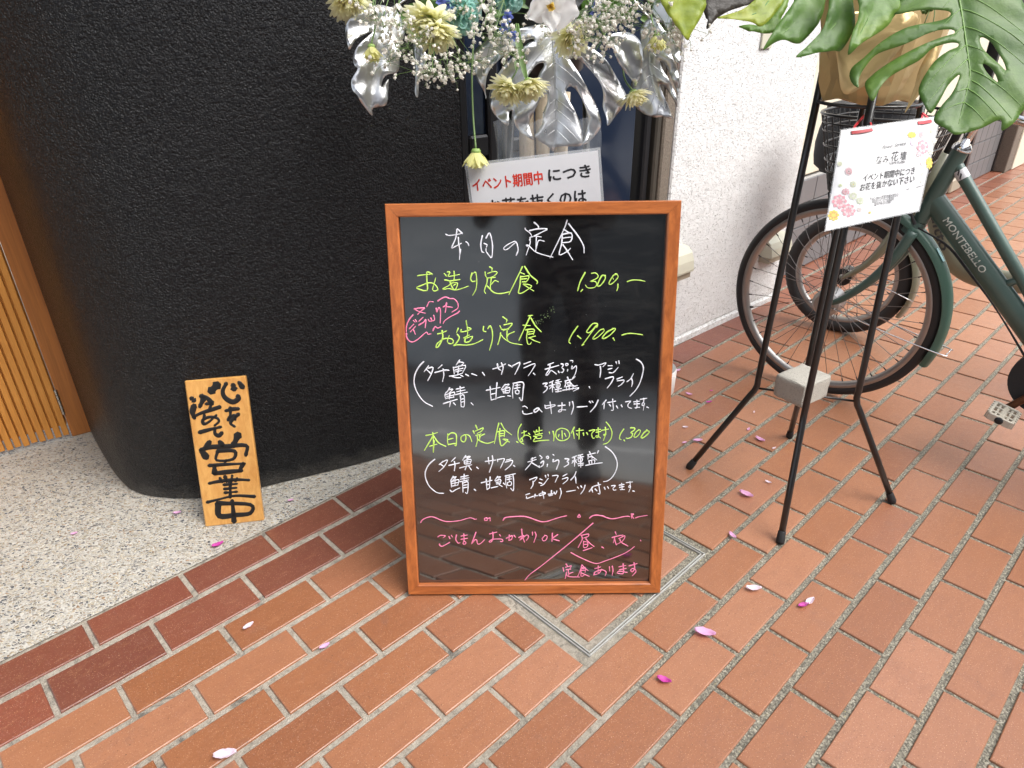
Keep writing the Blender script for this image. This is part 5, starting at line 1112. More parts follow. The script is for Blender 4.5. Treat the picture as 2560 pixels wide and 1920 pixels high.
# concrete block
zt = .37
q = [gz(1940, 934, zt), gz(2008, 908, zt), gz(2079, 939, zt), gz(2014, 967, zt)]
bc = sum(q, Vector())/4; e1 = (q[3]-q[0]); e2 = (q[1]-q[0]); e1u = e1.normalized(); e2u = (e2-e1u*e2.dot(e1u)).normalized(); print('block', e1.length, e2.length, bc)
hh = .032
bm = bmesh.new(); Vb, Fb = box((bc.x, bc.y, zt-hh), e1u, e2u, (0, 0, 1), e1.length/2, e2.length/2, hh, .003)
vs = [bm.verts.new(v) for v in Vb]
for f in Fb: bm.faces.new([vs[i] for i in f])
bmesh.ops.subdivide_edges(bm, edges=bm.edges, cuts=5, use_grid_fill=True); bmesh.ops.recalc_face_normals(bm, faces=bm.faces)
for v in bm.verts: v.co += v.co.normalized()*0+Vector((noise.noise(v.co*60), noise.noise(v.co*60+Vector((9, 0, 0))), noise.noise(v.co*60+Vector((0, 9, 0)))))*.0025
bm.verts.index_update()
tag(mesh('concrete_block', [v.co.copy() for v in bm.verts], [tuple(v.index for v in f.verts) for f in bm.faces], M_CONC, None, True, auto=50), 'rough grey concrete block wedged between the legs of the black plant stand', 'concrete block'); bm.free()

# potted arrangement on the stand
pa = thing('leaf_arrangement', 'arrangement of large green split leaves in a pot wrapped with gold paper', 'flower arrangement', CE+Vector((0, 0, .96)))
rr = random.Random(2); V = []; F = []
NS, NR = 30, 7
for j in range(NR):
    t = j/(NR-1); z = 1.045+.24*t
    for i in range(NS):
        a = 2*math.pi*i/NS
        sq = 1/max(abs(math.cos(a-.5)), abs(math.sin(a-.5)))**.5
        r_ = (.082+.035*t+.008*math.sin(math.pi*t))*sq*(1+.03*math.sin(a*7+2*t)+.02*math.sin(a*5+3*t*2))
        if j == 0: r_ *= .96
        r_ *= 1+rr.uniform(-.035, .035)
        V.append(CE+Vector((r_*math.cos(a), r_*math.sin(a), z+.006*math.sin(a*4))))
for j in range(NR-1):
    for i in range(NS): F.append((j*NS+i, j*NS+(i+1) % NS, (j+1)*NS+(i+1) % NS, (j+1)*NS+i))
F.append(tuple(range(NS-1, -1, -1)))
F = [g for f in F for g in ([f] if len(f) > 4 else ([(f[0], f[1], f[2]), (f[0], f[2], f[3])] if rr.random() < .5 else [(f[0], f[1], f[3]), (f[1], f[2], f[3])]))]
gw_ = mesh('gold_wrap', V, F, M_GOLD, pa, True, auto=14)
# folded flap of the paper
fo_ = CP+ray(2140, 150)*1.335
leaf('gold_flap', [(1060, 120), (1330, 60), (1560, 90), (1480, 260), (1300, 470), (1200, 545), (1100, 573), (1070, 400)], [], T2, fo_, frontn(.1, .2), M_GOLD, pa, None, .01, .002, .02, 3)
leaf('gold_flap', [(1640, 300), (1690, 250), (1668, 420), (1600, 540), (1510, 655), (1480, 690), (1530, 560), (1570, 420)], [], T2, CP+ray(2310, 200)*1.40, frontn(-.3, .2), M_GOLD, pa, None, .01, .002, .02, 3)
# big front leaf
leaf('monstera_leaf', [(1700, -120), (1480, -30), (1420, 60), (1440, 80), (1560, 75), (1720, 70), (1760, 90), (1700, 130), (1500, 170), (1350, 240), (1250, 320), (1182, 370), (1175, 430), (1218, 500), (1228, 430), (1275, 355), (1335, 305), (1480, 268), (1640, 205), (1760, 190), (1780, 210), (1700, 240), (1550, 300), (1400, 370), (1300, 430), (1256, 480), (1262, 550), (1300, 600), (1340, 520), (1405, 455), (1560, 380), (1640, 310), (1740, 272), (1805, 268), (1800, 292), (1740, 320), (1660, 380), (1590, 480), (1562, 560), (1580, 640), (1628, 702), (1660, 670), (1690, 620), (1745, 525), (1812, 462), (1800, 510), (1760, 585), (1700, 655), (1656, 725), (1665, 762), (1720, 790), (1780, 830), (1850, 820), (1950, 790), (2030, 752), (2062, 752), (2068, 808), (2120, 780), (2180, 720), (2190, 700), (2260, 600), (2290, 400), (2260, 150), (2200, 0), (2160, -120)],
     [[(1938, 242), (1960, 235), (2010, 270), (2050, 330), (2080, 390), (2090, 445), (2050, 405), (1990, 345), (1950, 290)], [(1955, 398), (1985, 410), (2020, 450), (2045, 512), (2000, 475), (1965, 430)]], T2, CP+ray(2420, 150)*1.22, frontn(-.15, .75), M_LEAF, pa,
     [(1800, -110), (1835, 80), (1868, 300), (1885, 440), (1865, 560), (1815, 760)], .045, .0035, .009, 21, M_MIDRIB)
for i, (ol, dp, nv, mt, rb) in enumerate([
    ([(0, -160), (-20, 0), (25, 90), (90, 180), (147, 246), (170, 200), (235, 90), (265, 0), (230, -160)], 1.44, (.2, .3), M_LEAFY, [(110, -160), (110, 40), (146, 240)]),
    ([(250, 40), (300, -60), (600, -60), (540, 20), (420, 60), (330, 110), (272, 174), (272, 120)], 1.50, (.3, .4), M_LEAFD, None),
    ([(330, 103), (480, 60), (620, -50), (740, -90), (745, -20), (700, 60), (640, 130), (590, 166), (545, 143), (430, 118)], 1.42, (.1, .5), M_LEAFY, [(700, -60), (560, 80), (335, 103)]),
    ([(470, 150), (600, 150), (700, 60), (780, -60), (760, 40), (722, 110), (725, 165), (650, 206), (520, 190)], 1.52, (.1, .5), M_LEAF2, None),
    ([(850, -120), (980, -60), (985, 20), (975, 90), (930, 170), (830, 271), (745, 245), (680, 262), (615, 303), (655, 220), (720, 120), (790, 20)], 1.30, (.15, .5), M_LEAF2, [(920, -100), (860, 80), (620, 298)]),
    ([(1030, -120), (1130, -100), (1165, 60), (1160, 180), (1097, 303), (1030, 316), (960, 322), (815, 349), (895, 270), (972, 180), (1005, 60)], 1.27, (.15, .5), M_LEAF2, [(1080, -110), (1075, 120), (825, 345)]),
    ([(1210, -120), (1520, -120), (1480, -10), (1420, 95), (1350, 180), (1215, 265), (1138, 333), (1150, 220), (1195, 90)], 1.25, (.15, .5), M_LEAF2, [(1360, -110), (1280, 80), (1142, 328)]),
    ([(2100, -80), (2300, -80), (2320, 150), (2210, 120), (2120, 40)], 1.5, (-.3, .5), M_LEAFD, None)]):
    leaf('monstera_leaf', ol, [], T2, CP+ray(*T2(*ol[len(ol)//2]))*dp, frontn(*nv), mt, pa, rb, .05, .003, .010, 30+i, M_MIDRIB if rb and mt is not M_LEAFD else None)
for i, (px, py, top) in enumerate(((2310, 62, (2322, -20)), (2332, 66, (2325, -20)), (2318, 22, (2322, -30)), (2435, 70, (2450, -20)), (2462, 56, (2470, -20)), (2498, 62, (2490, -30)), (2500, 12, (2505, -40)), (2495, 28, (2475, -30)))):
    c = CP+ray(px, py)*1.28; mb = MB(); rr = random.Random(i)
    for k in range(14): mb.add(*petal_strip(c, Vector((rr.gauss(0, .8), rr.gauss(0, .8), -.7)), Vector((rr.gauss(0, 1), -1, 0)), .011, .006, .6, 3, .4))
    ob = mb.obj('green_bud_cluster', M_BUD, pa, smooth=True); t_ = CP+ray(*top)*1.30
    mesh('stem', *tube(spline([c, c.lerp(t_, .5)+Vector((.006, 0, 0)), t_], 4), .001, 5), M_MIDRIB, ob, True)

# ------------------------------------------------------------------ bicycles
def bike_frame(contact, psi):
    d = Vector((math.cos(psi), math.sin(psi), 0)); n = Vector((-math.sin(psi), math.cos(psi), 0)); o = Vector((contact[0], contact[1], 0))
    return lambda s, z, off=0.: o+d*s+n*off+Vector((0, 0, z)), d, n
def wheel(P, D, Nn, s0, R, tr, parent, nsp, hubr=.018, tread=0, flat=1.):
    """tyre, rim, hub and spokes as parts"""
    c = P(s0, R); w_ = bpy.data.objects.new('wheel', None); put(w_, parent, Matrix.Translation(c))
    def ring(prof, n=96, bumpy=0):
        V = []; F = []; K = len(prof)
        for i in range(n):
            t = 2*math.pi*i/n; rad = D*math.cos(t)+Vector((0, 0, math.sin(t)))
            for j, (r_, x) in enumerate(prof):
                rb = r_+(bumpy if (i+j) % 2 and r_ > R-tr*.7 else 0); V.append(c+rad*rb+Nn*x)
        for i in range(n):
            for k in range(K):
                l = (k+1) % K; j = (i+1) % n; F.append((i*K+k, i*K+l, j*K+l, j*K+k))
        return V, F
    prof = [(R-tr+tr*math.cos(a)*1., tr*math.sin(a)*flat) for a in [2*math.pi*k/14 for k in range(14)]]
    mesh('tyre', *ring(prof, 150, tread), M_RUBBERB, w_, True)
    ri = R-2*tr+.004
    mesh('rim', *ring([(ri+.004, -.013), (ri+.002, -.0145), (ri-.012, -.012), (ri-.018, -.004), (ri-.018, .004), (ri-.012, .012), (ri+.002, .0145), (ri+.004, .013)], 120), M_RIM, w_, True)
    mesh('hub', *lathe([(.004, -.055), (.008, -.052), (hubr, -.035), (hubr*1.35, -.034), (hubr*1.35, -.030), (hubr*.8, -.026), (hubr*.8, .026), (hubr*1.35, .030), (hubr*1.35, .034), (.008, .052), (.004, .055)], c, Nn, 24), M_STEEL, w_, True, auto=30)
    L = 1.; Vv, Ff = tube([(0, 0, 0), (0, 0, 1)], 1, 5); me = bpy.data.meshes.new('spoke'); me.from_pydata([tuple(v) for v in Vv], [], Ff); me.materials.append(M_SPOKE)
    Vn, Fn = lathe([(.0012, -.004), (.0022, .0), (.0022, .012), (.001, .014)], (0, 0, 0), (0, 0, 1), 6); mn = bpy.data.meshes.new('nipple'); mn.from_pydata([tuple(v) for v in Vn], [], Fn); mn.materials.append(M_RUBBER)
    for k in range(nsp):
        t = 2*math.pi*k/nsp; side = 1 if k % 2 else -1; lead = 1 if (k//2) % 2 else -1
        th_ = t+lead*1.15
        a = c+(D*math.cos(th_)+Vector((0, 0, math.sin(th_))))*hubr*1.3+Nn*(side*.032); b = c+(D*math.cos(t)+Vector((0, 0, math.sin(t))))*(ri-.016)
        dd_ = b-a; rot_ = dd_.to_track_quat('Z', 'Y').to_matrix().to_4x4()
        o = bpy.data.objects.new('spoke', me); put(o, w_, Matrix.Translation(a) @ rot_ @ Matrix.Diagonal((.0011, .0011, dd_.length, 1)))
    nb = MB()
    for k in range(nsp):
        t = 2*math.pi*k/nsp; rad = D*math.cos(t)+Vector((0, 0, math.sin(t))); b = c+rad*(ri-.018); nb.add(*tube([b-rad*.012, b], .002, 6))
    nb.obj('spoke_nipples', M_RUBBER, w_)['kind'] = 'stuff'
    return c, w_
def fender(P, D, Nn, s0, R, c, a0, a1, wd_, rad, mat, parent, dep=.016):
    V = []; F = []; n = 40; prof = [(-wd_, -dep), (-wd_*.92, -dep*.35), (-wd_*.6, 0), (0, .004), (wd_*.6, 0), (wd_*.92, -dep*.35), (wd_, -dep)]
    prof2 = [(x*.93, y-.0018) for x, y in prof[::-1]]; pr = prof+prof2; K = len(pr)
    for i in range(n+1):
        t = math.radians(a0+(a1-a0)*i/n); r_ = D*math.cos(t)+Vector((0, 0, math.sin(t))); tp = 1 if i < n-1 else .8
        for x, y in pr: V.append(c+r_*(rad+y)+Nn*(x*tp))
    for i in range(n):
        for k in range(K): F.append((i*K+k, i*K+(k+1) % K, (i+1)*K+(k+1) % K, (i+1)*K+k))
    F += [tuple(range(K)), tuple(n*K+k for k in range(K-1, -1, -1))]
    return mesh('fender', V, F, mat, parent, True, auto=50)

PA, DA, NA = bike_frame((1.090, 2.207), math.radians(-44.5))
ba_ = thing('bicycle', 'dark green city bicycle with a black wire basket, nearest the plant stand', 'bicycle', PA(.5, 0), 'bicycles parked facing the white wall')
RA = .343
c, wA = wheel(PA, DA, NA, 0, RA, .0175, ba_, 36, .016, 0)
mesh('valve', *tube([c+(DA*math.cos(2.95)*.29-Vector((0, 0, .29*math.sin(.35)))), c+(DA*-.265-Vector((0, 0, .095)))], .003, 6), M_RUBBER, wA, True)
mesh('hub_dynamo', *lathe([(.0, -.05), (.034, -.049), (.045, -.04), (.047, .0), (.047, .02), (.036, .03), (.0, .031)], c, NA, 28), M_RIM, wA, True, auto=35)
fA = fender(PA, DA, NA, 0, RA, c, 78, -22, .030, RA+.020, M_FENDER, ba_, .018)
mesh('reflective_patch', *box(c+(DA*math.cos(math.radians(38))+Vector((0, 0, math.sin(math.radians(38)))))*(RA+.0235)-NA*.012, (DA*-math.sin(math.radians(38))+Vector((0, 0, math.cos(math.radians(38))))), NA, (DA*math.cos(math.radians(38))+Vector((0, 0, math.sin(math.radians(38))))), .022, .006, .001, .0004), simple('pale_blue_sticker', (.35, .7, .72), .3), fA)
for sg in (-1, 1):
    mesh('fender_stay', *tube(spline([c+NA*(sg*.05), PA(.2, .30, sg*.042), PA(.372, .272, sg*.034), PA(.383, .272, sg*.02), PA(.385, .272, 0)], 4), .0022, 6), M_CHROME, ba_, True)
    mesh('fork_blade', *tube(spline([PA(.0, RA, sg*.056), PA(.055, RA+.035, sg*.055), PA(.125, RA+.115, sg*.05), PA(.175, RA+.20, sg*.042), PA(.205, RA+.285, sg*.034)], 5), [.006+.0075*min(1, k/14) for k in range(21)], 12, sy=1.2), M_GREENP, ba_, True)
mesh('fork_crown', *tube([PA(.19, .615, 0), PA(.206, .655, 0)], [.032, .024], 16), M_GREENP, ba_, True, auto=40)
hd0, hd1 = Vector(PA(.208, .655)), Vector(PA(.262, .865)); hdir = (hd1-hd0).normalized()
mesh('head_tube', *tube([hd0, hd1], .0225, 24), M_GREENP, ba_, True, auto=40)
mesh('headset', *tube([hd1, hd1+hdir*.004, hd1+hdir*.012, hd1+hdir*.02], [.026, .027, .025, .018], 24), M_CHROME, ba_, True, auto=40)
mesh('handlebar_stem', *tube([hd1+hdir*.01, hd1+hdir*.14], .0125, 16), M_CHROME, ba_, True)
hb = hd1+hdir*.13
mesh('handlebar', *tube(spline([hb+DA*.20+NA*.27-Vector((0, 0, .02)), hb+DA*.08+NA*.25, hb-DA*.03+NA*.14+Vector((0, 0, .01)), hb, hb-DA*.03-NA*.14+Vector((0, 0, .01)), hb+DA*.08-NA*.25, hb+DA*.20-NA*.27-Vector((0, 0, .02))], 6), .011, 12), M_CHROME, ba_, True)
# main lower tube, flattened oval
lt0, lt1 = PA(.222, .726), PA(.648, .312)
ldir = (lt1-lt0).normalized()
def oval_tube(a, b, hx, hy, n=28):
    d = (b-a).normalized(); up = (Vector((0, 0, 1))-d*d.z).normalized(); s = d.cross(up); V = []; F = []
    for i in range(2):
        for k in range(n):
            t = 2*math.pi*k/n; V.append((a, b)[i]+up*(math.cos(t)*hy)+s*(math.sin(t)*hx))
    for k in range(n): F.append((k, (k+1) % n, n+(k+1) % n, n+k))
    F += [tuple(range(n-1, -1, -1)), tuple(n+k for k in range(n))]
    return V, F, d, up, s
V, F, d_, u_, s_ = oval_tube(lt0, lt1, .0215, .032, 72); low = mesh('lower_tube', V, F, M_GREENP, ba_, True, auto=50)
sgn = -1 if s_.dot(NA) > 0 else 1
def wrap(x, y):      # x along the tube from a start, y across it
    ang = y/.032; return lt0+d_*x+u_*(math.sin(ang)*.0326)+s_*(sgn*math.cos(ang)*.0222)
mb = MB(); place_text(mb, 'MONTEBELLO', .074, -.006, .188, .027, wrap, 0, 0, .012); 
mb.obj('lettering', M_LETTER, low)['kind'] = 'stuff'
ut0, ut1 = PA(.250, .838), PA(.70, .305)
mesh('upper_tube', *tube([ut0, ut1], .0165, 24), M_GREENP, ba_, True, auto=50)
mesh('frame_sticker', *tube([ut0+(ut1-ut0).normalized()*.035, ut0+(ut1-ut0).normalized()*.062], .0172, 24, cap=False), M_PAPER, ba_, True)
st_ = MB(); ud = (ut1-ut0).normalized()
for k in range(5):
    for j in range(2):
        b = ut0+ud*(.040+.012*j)-NA*.0174+Vector((.0, 0, -.006+.003*k)); st_.add(*box(b, ud, NA, ud.cross(NA), .003, .0004, .0010, 0))
st_.obj('sticker_print', M_BLK, ba_)
mesh('frame_bridge', *tube([PA(.455, .505), PA(.505, .545)], .012, 14), M_GREENP, ba_, True)
bb = PA(.655, .28)
mesh('bottom_bracket', *tube([bb-NA*.037, bb+NA*.037], .024, 20), M_GREENP, ba_, True, auto=40)
sadd = PA(.84, .84); mesh('seat_tube', *tube([bb, bb.lerp(sadd, .72)], .0155, 18), M_GREENP, ba_, True)
mesh('seat_post', *tube([bb.lerp(sadd, .7), sadd], .0125, 14), M_CHROME, ba_, True)
V = []; F = []
for i in range(13):
    t = i/12; x = -.13+.27*t; w_ = .02+.085*max(0, t-.35)**.8*1.4
    for j in range(-4, 5): q_ = j/4; V.append(sadd+DA*x+NA*(w_*q_)+Vector((0, 0, .045-.03*q_*q_+.01*t)))
for i in range(12):
    for j in range(8): F.append((i*9+j, i*9+j+1, i*9+j+10, i*9+j+9))
sdl = mesh('saddle', V, F, M_RUBBER, ba_, True); m_ = sdl.modifiers.new('t', 'SOLIDIFY'); m_.thickness = .02
cR, wR = wheel(PA, DA, NA, 1.12, RA, .0175, ba_, 28, .02)
fender(PA, DA, NA, 1.12, RA, cR, 175, 5, .030, RA+.020, M_FENDER, ba_, .018)
for sg in (-1, 1):
    mesh('chain_stay', *tube([bb+NA*(sg*.02), cR+NA*(sg*.06)], .009, 10), M_GREENP, ba_, True)
    mesh('seat_stay', *tube([bb.lerp(sadd, .68)+NA*(sg*.012), cR+NA*(sg*.06)], .007, 10), M_GREENP, ba_, True)
V = []; F = []
cc_ = bb-NA*.05; co = []
for k in range(24):
    t = math.pi/2+math.pi*k/23; co.append(cc_+DA*(math.cos(t)*.098)+Vector((0, 0, math.sin(t)*.098)))
rc = cR-NA*.05
for k in range(16):
    t = -math.pi/2+math.pi*k/15; co.append(rc+DA*(math.cos(t)*.055)+Vector((0, 0, math.sin(t)*.055)))
n_ = len(co); V = [p+NA*.012 for p in co]+[p-NA*.014 for p in co]; F = [tuple(range(n_)), tuple(range(2*n_-1, n_-1, -1))]+[(i, n_+i, n_+(i+1) % n_, (i+1) % n_) for i in range(n_)]
mesh('chain_case', V, F, M_RUBBER, ba_, True, auto=40)
pe_ = onp(2518, 1020, PA(0, 0, -.085), NA)
cra = bb-NA*.075; crank_end = pe_
mesh('crank_arm', *tube([cra, cra.lerp(crank_end, .5), crank_end], [.013, .0105, .0115], 10, sx=.7), M_RUST, ba_, True)
mesh('crank_arm', *tube([bb+NA*.06, bb+NA*.075+(bb-crank_end)-NA*(bb-crank_end).dot(NA)], [.013, .0115], 10, sx=.7), M_RUST, ba_, True)
def pedal(c0, parent):
    pd = bpy.data.objects.new('pedal', None); put(pd, parent, Matrix.Translation(c0))
    up = (Vector((0, 0, 1))*.94+DA*.2).normalized(); fx = (DA-up*DA.dot(up)).normalized(); sx = up.cross(fx); m = MB()
    for s in (-1, 1):
        m.add(*box(c0+fx*(s*.030), fx, sx, up, .004, .043, .011, .002)); m.add(*box(c0+sx*(s*.042), fx, sx, up, .030, .004, .011, .002))
        m.add(*box(c0+fx*(s*.016), fx, sx, up, .003, .040, .006, .001)); m.add(*box(c0+sx*(s*.016), fx, sx, up, .028, .003, .008, .001))
        for k in range(6): m.add(*box(c0+fx*(s*.035)+sx*(-.035+.014*k), fx, sx, up, .003, .003, .012, .0008))
    m.add(*tube([c0-sx*.044, c0+sx*.044], .009, 12))
    m.obj('pedal_body', M_CLEARP, pd)
    mesh('end_cap', *lathe([(.0, -.002), (.010, -.002), (.011, .003), (.007, .006), (0, .006)], c0-NA*.044, -NA, 16), M_RUBBER, pd, True)
pedal(crank_end-NA*.052, ba_)
pedal(bb+NA*.13+(bb-crank_end)-NA*(bb-crank_end).dot(NA), ba_)
for j, dx in enumerate((0, .006)):
    mesh('cable', *tube(spline([PA(.215, .64, -.03), PA(.30+dx, .605, -.034), PA(.37+dx, .545, -.034), PA(.48+dx, .44-dx, -.032), PA(.63+dx, .265, -.03)], 6), .0022, 6), M_RUBBER, ba_, True)
# basket
bk = bpy.data.objects.new('basket', None); put(bk, ba_, Matrix.Translation(PA(.02, .74)))
def bpos(t, h_, k=1.):  # rounded rectangle, t 0..1 around, h 0..1 height
    a = 2*math.pi*t; ca, sa_ = math.cos(a), math.sin(a); p_ = 3.2; rr_ = (abs(ca)**p_+abs(sa_)**p_)**(-1/p_)
    hx = (.115+.055*h_)*k; hy = (.125+.06*h_)*k; return PA(.055+rr_*ca*hx, .715+.235*h_, rr_*sa_*hy)
for h_, r_ in ((1., .0045), (.9, .0028), (.8, .0028), (.62, .0038), (.44, .0038), (.3, .003)):
    mesh('basket_hoop', *tube([bpos(k/48, h_) for k in range(48)], r_, 6, True), M_BLKMET, bk, True)
wires = MB()
for k in range(44): wires.add(*tube([bpos(k/44, .28), bpos(k/44, .64), bpos(k/44, 1.)], .002, 5))
for k in range(34): wires.add(*tube([bpos(k/34, .24), bpos((k+1.2)/34, .44)], .0016, 5)); wires.add(*tube([bpos(k/34, .24), bpos((k-1.2)/34, .44)], .0016, 5))
wo = wires.obj('basket_wires', M_BLKMET, bk); wo['kind'] = 'stuff'
V = []; F = []; NB = 96; NHh = 8
for j in range(NHh+1):
    for k in range(NB): V.append(bpos(k/NB, .30*j/NHh, 1+(.006 if (k//2+j) % 2 else 0)-(.05 if j == 0 else 0)))
for j in range(NHh):
    for k in range(NB):
        if 1 < j < 6 and k % 4 == 1 and (j+k//4) % 2: continue
        F.append((j*NB+k, j*NB+(k+1) % NB, (j+1)*NB+(k+1) % NB, (j+1)*NB+k))
F.append(tuple(range(NB)))
ob = mesh('basket_bottom', V, F, M_RUBBER, bk, True); mm = ob.modifiers.new('t', 'SOLIDIFY'); mm.thickness = .003
for sg in (-1, 1): mesh('basket_stay', *tube([bpos(.5+.12*sg, .02), PA(.0, RA, sg*.062)], .003, 6), M_BLKMET, bk, True)
# brake above the front wheel
mb = MB(); c_ = PA(.16, .70, -.02)
mb.add(*box(PA(.165, .705, -.03), DA, NA, (0, 0, 1), .03, .008, .012, .003)); mb.add(*box(PA(.14, .69, -.03), DA, NA, (0, 0, 1), .010, .012, .02, .003)); mb.add(*tube([PA(.12, .70, -.03), PA(.19, .675, -.035), PA(.205, .65, -.035)], .005, 8)); mb.add(*tube([PA(.15, .715, -.03), PA(.16, .74, -.03), PA(.19, .76, -.03)], .004, 8))
mb.obj('front_brake', M_RUBBER, ba_, auto=40)

PB, DB, NB_ = bike_frame((1.390, 2.727), math.radians(-42.5))
bb_ = thing('bicycle', 'grey-olive bicycle with small fat tyres, behind the green one', 'bicycle', PB(.5, 0), 'bicycles parked facing the white wall')
RB = .250
c, wB = wheel(PB, DB, NB_, 0, RB, .026, bb_, 28, .022, .002)
fB = fender(PB, DB, NB_, 0, RB, c, 85, -28, .036, RB+.020, M_OLIVE, bb_, .014)
for sg in (-1, 1):
    mesh('fork_blade', *tube(spline([PB(.0, RB, sg*.06), PB(.06, RB+.05, sg*.06), PB(.12, RB+.14, sg*.056), PB(.165, RB+.27, sg*.045)], 6), [.008+.008*min(1, k/12) for k in range(19)], 12), M_OLIVE, bb_, True)
    mesh('fender_stay', *tube(spline([c+NA*(sg*.05), PB(.15, .245, sg*.045), PB(.275, .21, sg*.038)], 4), .0022, 6), M_CHROME, bb_, True)
mesh('brake_disc', *lathe([(0, -.046), (.03, -.046), (.036, -.042), (.03, -.036), (0, -.036)], c, NB_, 20), M_RUBBER, wB, True)
mesh('head_tube', *tube([PB(.175, .52), PB(.245, .76)], .026, 20), M_OLIVE, bb_, True)
path = spline([PB(.205, .665), PB(.265, .55), PB(.315, .45), PB(.37, .385), PB(.44, .35), PB(.54, .345), PB(.66, .36)], 8)
lowB = mesh('step_through_tube', *tube(path, [.042-.004*abs(1-k/24) for k in range(len(path))], 24, sx=.62, sy=1.0), M_OLIVE, bb_, True)
fr_ = [(path[i]-path[0]).length for i in range(len(path))]
cum = [0]
for i in range(1, len(path)): cum.append(cum[-1]+(path[i]-path[i-1]).length)
def along(x, y):
    x = max(0, min(cum[-1]-1e-4, x)); i = max(k for k in range(len(cum)) if cum[k] <= x); i = min(i, len(path)-2); t = (x-cum[i])/(cum[i+1]-cum[i]); p = path[i].lerp(path[i+1], t); dd_ = (path[i+1]-path[i]).normalized(); up = NB_.cross(dd_); up = up if up.z > 0 else -up
    if up.z < 0: up = -up
    return p+up*y-NB_*(.0265*math.sqrt(max(.05, 1-(y/.045)**2))+.0012)
mb = MB(); place_text(mb, 'Cruitto', .05, -.016, .22, .05, along, 0, 0, .02); mb.obj('lettering', M_LETTERD, lowB)['kind'] = 'stuff'
sB = PB(.74, .36)
mesh('seat_tube', *tube([sB, PB(.80, .56)], .018, 16), M_OLIVE, bb_, True); mesh('seat_post', *tube([PB(.80, .55), PB(.85, .76)], .0135, 14), M_CHROME, bb_, True)
V = [v-sadd+PB(.85, .74) for v in [x.co.copy() for x in sdl.data.vertices]]; sd2 = mesh('saddle', V, [tuple(p.vertices) for p in sdl.data.polygons], M_RUBBER, bb_, True); sd2.modifiers.new('t', 'SOLIDIFY').thickness = .02
mesh('rear_tube', *tube([PB(.66, .36), PB(.80, .34), PB(1.08, RB)], [.030, .026, .012], 14), M_OLIVE, bb_, True)
cR2, wR2 = wheel(PB, DB, NB_, 1.12, RB, .026, bb_, 20, .022, .002); fender(PB, DB, NB_, 1.12, RB, cR2, 175, 10, .036, RB+.020, M_OLIVE, bb_, .014)
mesh('handlebar_stem', *tube([PB(.245, .76), PB(.275, .90)], .014, 14), M_RUBBER, bb_, True)
mesh('handlebar', *tube(spline([PB(.42, .92, .27), PB(.30, .93, .2), PB(.27, .90, 0), PB(.30, .93, -.2), PB(.42, .92, -.27)], 6), .012, 12), M_RUBBER, bb_, True)
# black covered carrier in front of its handlebar
V = []; F = []; NK = 40
bo = onp(2030, 470, PB(0, 0), NB_); s_0 = (bo-PB(0, 0)).dot(DB)
def cov_(t, h_):
    a = 2*math.pi*t; ca, sa_ = math.cos(a), math.sin(a); p_ = 4; rr_ = (abs(ca)**p_+abs(sa_)**p_)**(-1/p_); k = .90+.10*math.sin(math.pi*min(1, h_*1.1+.05)); k *= (.90 if h_ < .04 else 1)
    return PB(-.03+rr_*ca*(.165+.0*h_)*k-.0*h_, .665+.24*h_, rr_*sa_*.17*k)
for j, h_ in enumerate((0, .03, .1, .25, .45, .65, .85, .97, 1.0)):
    for k in range(NK): V.append(cov_(k/NK, h_) if h_ < 1 else cov_(k/NK, 1.)*1.0-Vector((0, 0, 0)))
for j in range(8):
    for k in range(NK): F.append((j*NK+k, j*NK+(k+1) % NK, (j+1)*NK+(k+1) % NK, (j+1)*NK+k))
F += [tuple(range(NK-1, -1, -1)), tuple(8*NK+k for k in range(NK))]
mesh('basket_cover', V, F, simple('black_cloth', (.014, .015, .018), .7, bump=.003, bsc=30), bb_, True, auto=60)

# ------------------------------------------------------------------ small fittings on the white wall
wn = None
a_, b_ = B(8.46, .79), B(12.62, 1.215); wd = (b_-a_).normalized(); wn = Vector((wd.y, -wd.x, 0))
def wallpt(px, py): return onp(px, py, a_+wn*.001, wn)
def socket(pts_px, name, label, dep):
    P0 = [wallpt(*p) for p in pts_px]; xs = [(p-a_).dot(wd) for p in P0]; zs = [p.z for p in P0]; x0, x1, z0, z1 = min(xs), max(xs), min(zs), max(zs)
    t = thing(name, label, 'wall box', a_+wd*((x0+x1)/2)+Vector((0, 0, z0)), 'cream boxes low on the white wall')
    c = a_+wd*((x0+x1)/2)+wn*(dep/2); c.z = (z0+z1)/2
    V = []; F = []; prof = [(0, 0), (dep, 0), (dep*1.02, .08), (dep*.95, .45), (dep*.78, .75), (dep*.45, .95), (0, 1.)]
    K = len(prof)
    for s in (0, 1):
        for y, z in prof: V.append(a_+wd*(x0 if s == 0 else x1)+wn*y+Vector((0, 0, z0+(z1-z0)*z)))
    F = [(k, k+1, K+k+1, K+k) for k in range(K-1)]+[tuple(range(K-1, -1, -1)), tuple(K+k for k in range(K))]
    mesh('cover', V, F, M_CREAMP, t, False)
    mesh('base', *box(a_+wd*((x0+x1)/2)+wn*(dep*.42)+Vector((0, 0, z0-.014)), wd, wn, (0, 0, 1), (x1-x0)/2-.002, dep*.42, .013, .002), M_BEIGEP, t)
    return x0, x1, z0, z1
print('sock', socket([(1640, 632), (1702, 632), (1702, 668)], 'weatherproof_socket', 'cream weatherproof socket box on the white wall just right of the menu board', .06))
print('sock', socket([(1905, 595), (1953, 595), (1945, 622)], 'weatherproof_socket', 'cream socket box on the white wall seen through the front bicycle wheel', .06))
q_ = wallpt(1915, 95); tag(mesh('vent_plate', *box(q_+wn*.004, wd, wn, (0, 0, 1), .035, .004, .035, .002), M_CREAMP), 'small square cream plate high on the white wall under the green leaves', 'wall plate')

